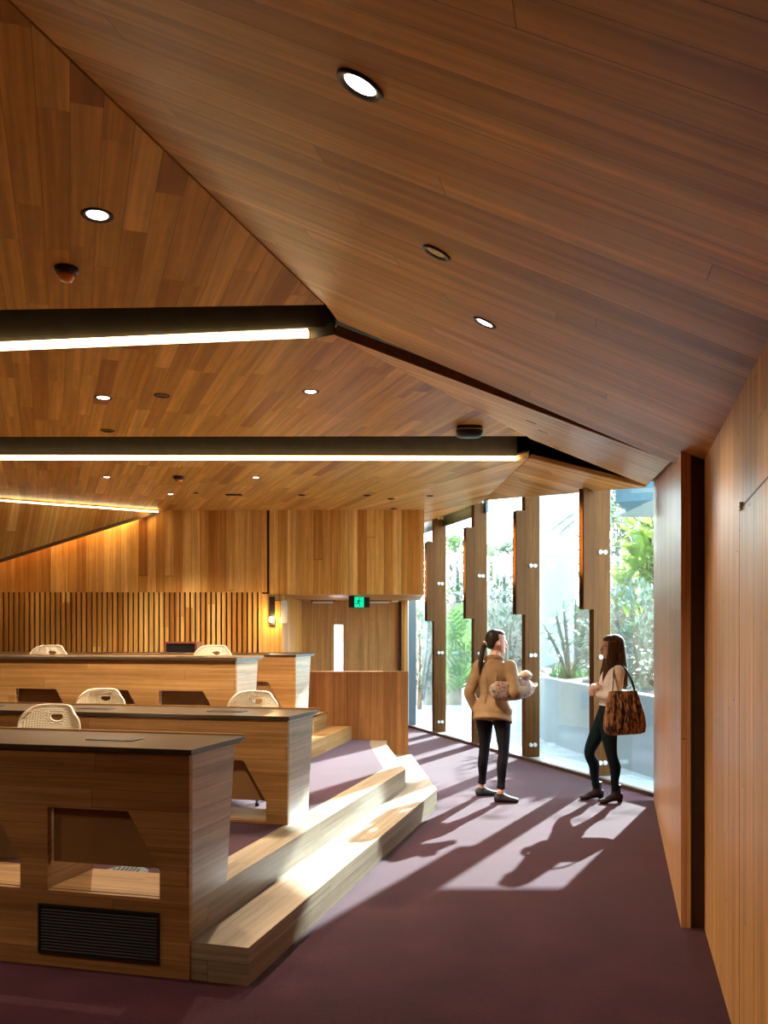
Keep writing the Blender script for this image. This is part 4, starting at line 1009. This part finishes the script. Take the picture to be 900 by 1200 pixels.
# ---- the woman in the tan jacket
f1 = V((.42, .91, 0)).normalized(); l1 = Z.cross(f1)
RFg, LFg = G(589, 940, 0), G(567, 932.5, 0)
root1 = (RFg + LFg) / 2; root1.z = 0
p1 = thing('person', 'woman with dark ponytail in tan jacket and black trousers, turned toward the glass', 'person', root1)
b = MB()
fr, fl = V((1, -.12, 0)).normalized(), V((.97, .2, 0)).normalized()
hr, hl = root1 - l1 * .085 + Z * .845, root1 + l1 * .085 + Z * .845
kr, kl = hr.lerp(RFg, .46) + V((.015, .0, .0)), hl.lerp(LFg, .46) + V((.0, 0, 0)); kr.z = kl.z = .47
ar, al = V((RFg.x - .02, RFg.y, .085)), V((LFg.x - .02, LFg.y, .085))
torso(b, root1, V((.015, 0, 0)), f1, -.010); leg(b, hr, kr, ar, f1, -.006); leg(b, hl, kl, al, f1, -.006)
foot(b, ar, fr); foot(b, al, fl)
sc_ = root1 + V((.015, 0, 0))
shR, elR, wrR = sc_ - l1 * .155 + Z * 1.292, sc_ + V((.165, -.25, 1.045)), sc_ + V((.345, -.02, 1.085))
shL, elL, wrL = sc_ + l1 * .155 + Z * 1.292, sc_ + V((-.245, .035, 1.035)), sc_ + V((-.165, .085, .845))
arm(b, shR, elR, wrR, Z); arm(b, shL, elL, wrL, f1)
hand(b, wrR, V((.62, .75, -.05)), V((-.35, .25, .6)), V((-.5, .5, .55)), (.4, .5, .4))
hand(b, wrL, V((.25, .28, -1)), V((.8, -.5, 0)), V((.5, .8, 0)), (.25, .35, .3))
hf1 = V((.96, .24, 0)).normalized()
chin1 = sc_ + V((.022, .015, 1.415)) - hf1 * .002
b.loft([(sc_ - f1 * .012 + Z * 1.30, .062, .055, l1), (sc_ - f1 * .008 + Z * 1.37, .050, .050, l1), (chin1 + Z * .02, .048, .050, l1), (chin1 + Z * .06, .048, .052, l1)], 16)
head(b, chin1, hf1, .226)
body1 = fuse('body', b, 'skin', p1, .0052, 3)
face_parts(chin1, hf1, p1, 1.018)
b = MB()                                                    # trousers
torso(b, root1, V((.015, 0, 0)), f1, -.001, .78, 1.0); leg(b, hr, kr, ar, f1, .002, cuff=.90); leg(b, hl, kl, al, f1, .002, cuff=.90)
fuse('trousers', b, 'trouser', p1, .009, 3)
b = MB()                                                    # jacket, flared below the waist
def flare(secs):
    out = []
    for c, a, d in secs:
        k = max(0, (1.0 - c.z) / .2); out.append((c, a + .022 * k, d + .046 * k))
    lo = out[0]; out.insert(0, (lo[0] - Z * .075 - f1 * .022, lo[1] + .010, lo[2] + .012)); return out
torso(b, root1, V((.015, 0, 0)), f1, .014, .83, 1.36, flare=flare)
arm(b, shR, elR, wrR, Z, .017, cut=.82); arm(b, shL, elL, wrL, f1, .017, cut=.93)
b.tube([sc_ + f1 * .05 * math.cos(a) + l1 * .070 * math.sin(a) + Z * (1.372 + .014 * math.cos(a + PI)) for a in [2 * PI * k / 18 for k in range(19)]], .026, 8)
jk = fuse('jacket', b, 'tan', p1, .009, 3)
b = MB()
for q in (-.055, .055):
    b.tube([sc_ + f1 * -.128 + l1 * q + Z * 1.24, sc_ - f1 * .118 + l1 * q * .75 + Z * 1.05, sc_ - f1 * .150 + l1 * q * 1.2 + Z * .83], .004, 6)
b.obj('seam', 'tan', jk, smooth=True)
for (a_, d_, nm) in ((ar, fr, 'shoe'), (al, fl, 'shoe')):
    b = MB(); foot(b, V((a_.x, a_.y, .055)), d_, .007); s_ = fuse(nm, b, 'shoe', p1, .007, 2)
b = MB()                                                    # hair: cap, bun tie and ponytail
sd1 = Z.cross(hf1); rot1 = Matrix((hf1, sd1, Z)).transposed()
b.ball(chin1 + Z * .150 - hf1 * .026, (.088, .078, .092), 24, 16, rot1)
b.ball(chin1 + Z * .188 + hf1 * .012, (.074, .066, .048), 20, 12, rot1)
b.ball(chin1 + Z * .105 - hf1 * .055, (.058, .064, .062), 20, 12, rot1)
b.loft([(chin1 + Z * .12 - hf1 * .095, .024, .022, sd1), (chin1 + Z * .085 - hf1 * .128, .026, .024, sd1), (chin1 + Z * .0 - hf1 * .150, .034, .026, sd1), (chin1 - Z * .10 - hf1 * .168, .032, .022, sd1), (chin1 - Z * .18 - hf1 * .172, .016, .010, sd1), (chin1 - Z * .215 - hf1 * .172, .004, .004, sd1)], 14)
fuse('hair', b, 'hair1', p1, .006, 3)
MB().tube([chin1 + Z * .100 - hf1 * .118 + (sd1 * math.cos(a) + (Z * .8 + hf1 * -.5).normalized() * math.sin(a)) * .026 for a in [2 * PI * k / 12 for k in range(13)]], .006, 6).obj('hair_tie', 'cream', p1, smooth=True)
# bag she clasps, and the cloth in it
bg1 = thing('handbag', 'soft floral handbag clasped under the arm of the woman in the tan jacket', 'bag', sc_ + V((.16, -.17, .98)))
b = MB()
b.loft([(sc_ + V((-.075, -.205, 1.085)), .035, .02, Z), (sc_ + V((-.03, -.215, 1.075)), .085, .032, Z), (sc_ + V((.08, -.205, 1.06)), .095, .036, Z), (sc_ + V((.20, -.145, 1.075)), .105, .045, Z), (sc_ + V((.30, -.06, 1.085)), .095, .052, Z), (sc_ + V((.365, .02, 1.075)), .06, .035, Z), (sc_ + V((.385, .05, 1.065)), .02, .015, Z)], 18)
fuse('pouch', b, 'floral', bg1, .009, 3)
b = MB()
for k in range(9):
    b.ball(sc_ + V((.255 + rnd.uniform(-.05, .07), -.06 + rnd.uniform(-.05, .06), 1.185 + rnd.uniform(-.01, .045))), (rnd.uniform(.03, .05), rnd.uniform(.025, .04), rnd.uniform(.025, .04)), 10, 7)
sc1 = fuse('scarf', b, 'cream', None, .008, 2)
tag(sc1, 'bundled cream cloth spilling from the top of the floral handbag', 'scarf')

# ---- the woman with the animal print bag
f2 = V((-1, .10, 0)).normalized(); l2 = Z.cross(f2)
RF2, LF2 = G(698, 937, 0), G(722, 941, 0)
root2 = P(713, 0, 8.62); root2.z = 0
p2 = thing('person', 'woman with long brown hair in pale top and dark trousers, arms folded', 'person', root2)
ln = V((.055, 0, 0)); SC2 = .975
b = MB()
hr, hl = root2 - l2 * .078 + Z * .82, root2 + l2 * .078 + Z * .82
kr = hr + V((-.165, .02, 0)); kr.z = .475; kl = hl + V((.02, .0, 0)); kl.z = .465
ar, al = V((RF2.x + .015, RF2.y, .10)), V((LF2.x + .0, LF2.y, .10))
d_r, d_l = V((-1, -.1, 0)).normalized(), V((-1, -.22, 0)).normalized()
torso(b, root2, ln, f2, -.012, sc=SC2); leg(b, hr, kr, ar, f2, -.008); leg(b, hl, kl, al, f2, -.008); foot(b, ar, d_r, heel=.03); foot(b, al, d_l, heel=.03)
sc2 = root2 + ln
shR, elR, wrR = sc2 - l2 * .145 + Z * 1.258, sc2 + V((-.055, .20, 1.035)), sc2 + V((-.205, .015, 1.115))
shL, elL, wrL = sc2 + l2 * .145 + V((.015, 0, 1.258)), sc2 + V((-.035, -.205, 1.02)), sc2 + V((-.20, -.06, 1.045))
arm(b, shR, elR, wrR, Z, -.006); arm(b, shL, elL, wrL, Z, -.006)
hand(b, wrR, V((-.15, -1, -.1)), V((.6, -.1, -.8)), V((.2, .1, 1)), (.3, .5, .45))
hand(b, wrL, V((-.35, 1, .1)), V((.9, .2, .1)), V((0, .1, 1)), (.3, .5, .4))
hf2 = V((-.98, .06, -.0)).normalized()
chin2 = sc2 + V((-.02, 0, 1.372))
b.loft([(sc2 + Z * 1.27, .055, .05, l2), (sc2 + V((-.005, 0, 1.33)), .046, .046, l2), (chin2 + Z * .02 + V((.012, 0, 0)), .045, .048, l2), (chin2 + Z * .06, .045, .05, l2)], 16)
head(b, chin2, hf2, .215)
fuse('body', b, 'skin', p2, .0052, 3)
face_parts(chin2, hf2, p2, .97)
b = MB(); torso(b, root2, ln, f2, -.003, .78, .99, sc=SC2); leg(b, hr, kr, ar, f2, -.001, cuff=.93); leg(b, hl, kl, al, f2, -.001, cuff=.93)
fuse('trousers', b, 'teal', p2, .009, 3)
b = MB(); torso(b, root2, ln, f2, .004, .94, 1.33, sc=SC2); arm(b, shR, elR, wrR, Z, .010, cut=.88); arm(b, shL, elL, wrL, Z, .010, cut=.88)
fuse('top', b, 'knit', p2, .008, 3)
for a_, d_ in ((ar, d_r), (al, d_l)):
    b = MB(); foot(b, V((a_.x, a_.y, .09)), d_, .007, heel=.026); b.tube([a_ + Z * .075, V((a_.x, a_.y, .05))], [.047, .042], 14)
    g = V((a_.x, a_.y, 0)) - V(d_) * .038; b.tube([g + Z * .045, g + Z * .003], [.028, .024], 12)
    fuse('boot', b, 'boot', p2, .007, 2)
b = MB(); sd2 = Z.cross(hf2); rot2 = Matrix((hf2, sd2, Z)).transposed()
b.ball(chin2 + Z * .142 - hf2 * .026, (.094, .084, .092), 24, 16, rot2)
b.ball(chin2 + Z * .180 + hf2 * .012, (.074, .068, .048), 20, 12, rot2)
b.loft([(chin2 + Z * .15 - hf2 * .055, .080, .060, sd2), (chin2 + Z * .06 - hf2 * .065, .086, .064, sd2), (chin2 - Z * .06 - hf2 * .085, .098, .056, sd2), (chin2 - Z * .17 - hf2 * .105, .098, .046, sd2), (chin2 - Z * .25 - hf2 * .115, .075, .03, sd2), (chin2 - Z * .29 - hf2 * .115, .03, .012, sd2)], 22)
for q in (-1, 1):
    b.loft([(chin2 + Z * .16 + hf2 * .012 + sd2 * q * .068, .030, .040, sd2), (chin2 + Z * .06 + hf2 * .008 + sd2 * q * .078, .022, .050, sd2), (chin2 - Z * .05 + hf2 * .03 + sd2 * q * .080, .024, .050, sd2), (chin2 - Z * .15 + hf2 * .065 + sd2 * q * .078, .022, .040, sd2), (chin2 - Z * .23 + hf2 * .085 + sd2 * q * .07, .016, .022, sd2), (chin2 - Z * .26 + hf2 * .09 + sd2 * q * .068, .005, .006, sd2)], 14)
fuse('hair', b, 'hair2', p2, .006, 3)
# her tote
tb = sc2 + V((.005, -.285, 0))
tt = thing('tote_bag', 'animal print tote bag hanging from the shoulder of the woman with long hair', 'bag', tb + Z * .69)
b = MB(); secs = []
for z, ha, hb in ((.685, .15, .045), (.70, .185, .065), (.76, .198, .075), (.86, .188, .068), (.96, .165, .055), (1.05, .140, .040), (1.085, .130, .030)):
    secs.append((tb + Z * z + V((.02 * (1.085 - z) / .4, -.01, 0)), ha, hb, V((1, .08, 0))))
b.loft(secs, 28, pw=2.6)
bo = b.obj('bag_body', 'animal', tt, smooth=True)
b = MB()
for k in range(4):
    x = -.10 + .065 * k; b.tube([tb + V((x * .85, -.048, 1.07)), tb + V((x, -.078, .92)), tb + V((x * 1.25 + .01, -.088, .76))], [.004, .012, .006], 6)
b.obj('fold', 'animal', bo, smooth=True)
b = MB()
pts = [tb + V((-.10, -.02, 1.06)), tb + V((-.075, .04, 1.17)), sc2 + l2 * .135 + V((-.02, 0, 1.305)), sc2 + l2 * .13 + V((.02, 0, 1.32)), sc2 + l2 * .14 + V((.065, 0, 1.30)), tb + V((.085, .02, 1.18)), tb + V((.115, -.01, 1.06))]
b.loft([(c, .013, .005, V((0, 1, .2)).cross(Z) if False else V((.2, .4, 1))) for c, _, _ in cr([(p, 0, 0) for p in pts], 4)], 8)
b.obj('strap', 'blackmetal', tt, smooth=True)
# ---------------------------------------------------------------- light, sky, camera
sun = bpy.data.lights.new('sun', 'SUN'); sun.energy = 20; sun.color = (1, .96, .90); sun.angle = .012
so_ = bpy.data.objects.new('sun', sun); COL.objects.link(so_)
SUN = V((.433, .901, .4986))
so_.rotation_euler = SUN.to_track_quat('Z', 'Y').to_euler()
w = bpy.data.worlds.new('sky'); SC.world = w; w.use_nodes = True; nt = w.node_tree
bg = nt.nodes['Background']
sky = nt.nodes.new('ShaderNodeTexSky'); sky.sky_type = 'NISHITA'; sky.sun_disc = False
sky.sun_elevation = math.radians(27); sky.sun_rotation = math.atan2(SUN.x, SUN.y); sky.air_density = 1.0; sky.dust_density = 2.0; sky.ozone_density = 1.0
mixn = nt.nodes.new('ShaderNodeMix'); mixn.data_type = 'RGBA'; mixn.inputs[0].default_value = .6; nt.links.new(sky.outputs[0], mixn.inputs[6]); mixn.inputs[7].default_value = (6.3, 6.8, 7.2, 1); nt.links.new(mixn.outputs[2], bg.inputs[0]); bg.inputs[1].default_value = .85
# added fill lamps in the unseen ceiling behind and beside the camera
for (x, y, e) in ((-2.2, 1.2, 50), (-4.2, 2.4, 60), (-3.6, -.6, 15), (-5.5, 5.6, 130), (-5.0, 8.3, 130)):
    downlight('added unseen fill downlight in the flat ceiling outside the photographed part of the room', V((x, y, ZC)), NZ, .075, power=e, group='added fill lamps beside the camera')
for (x, y, e) in ((-.55, .6, 15), (-1.2, -1.2, 15)):
    downlight('added unseen fill downlight in the sloping ceiling above the camera position', azat(V((x, y, 0))), NA, .066, power=e, aim=(.3, .1, -.95), cone=1.4, group='added fill lamps above the camera')
cam = bpy.data.cameras.new('camera'); cam.sensor_fit = 'VERTICAL'; cam.sensor_height = 36; cam.lens = F / 1200 * 36; cam.shift_y = (HZ - 600) / 1200
cam.clip_start = .05; cam.clip_end = 300
co = bpy.data.objects.new('camera', cam); COL.objects.link(co); co.location = (0, 0, CZ); co.rotation_euler = (PI / 2, 0, 0)
SC.camera = co
SC.view_settings.view_transform = 'Standard'; SC.view_settings.look = 'None'; SC.view_settings.gamma = 1; SC.view_settings.use_curve_mapping = False
SC.view_settings.exposure = 1.45
SC.cycles.use_denoising = True
SC.cycles.max_bounces = 10; SC.cycles.diffuse_bounces = 6; SC.cycles.transparent_max_bounces = 24; SC.cycles.sample_clamp_indirect = 6
SC.cycles.caustics_reflective = False; SC.cycles.caustics_refractive = False
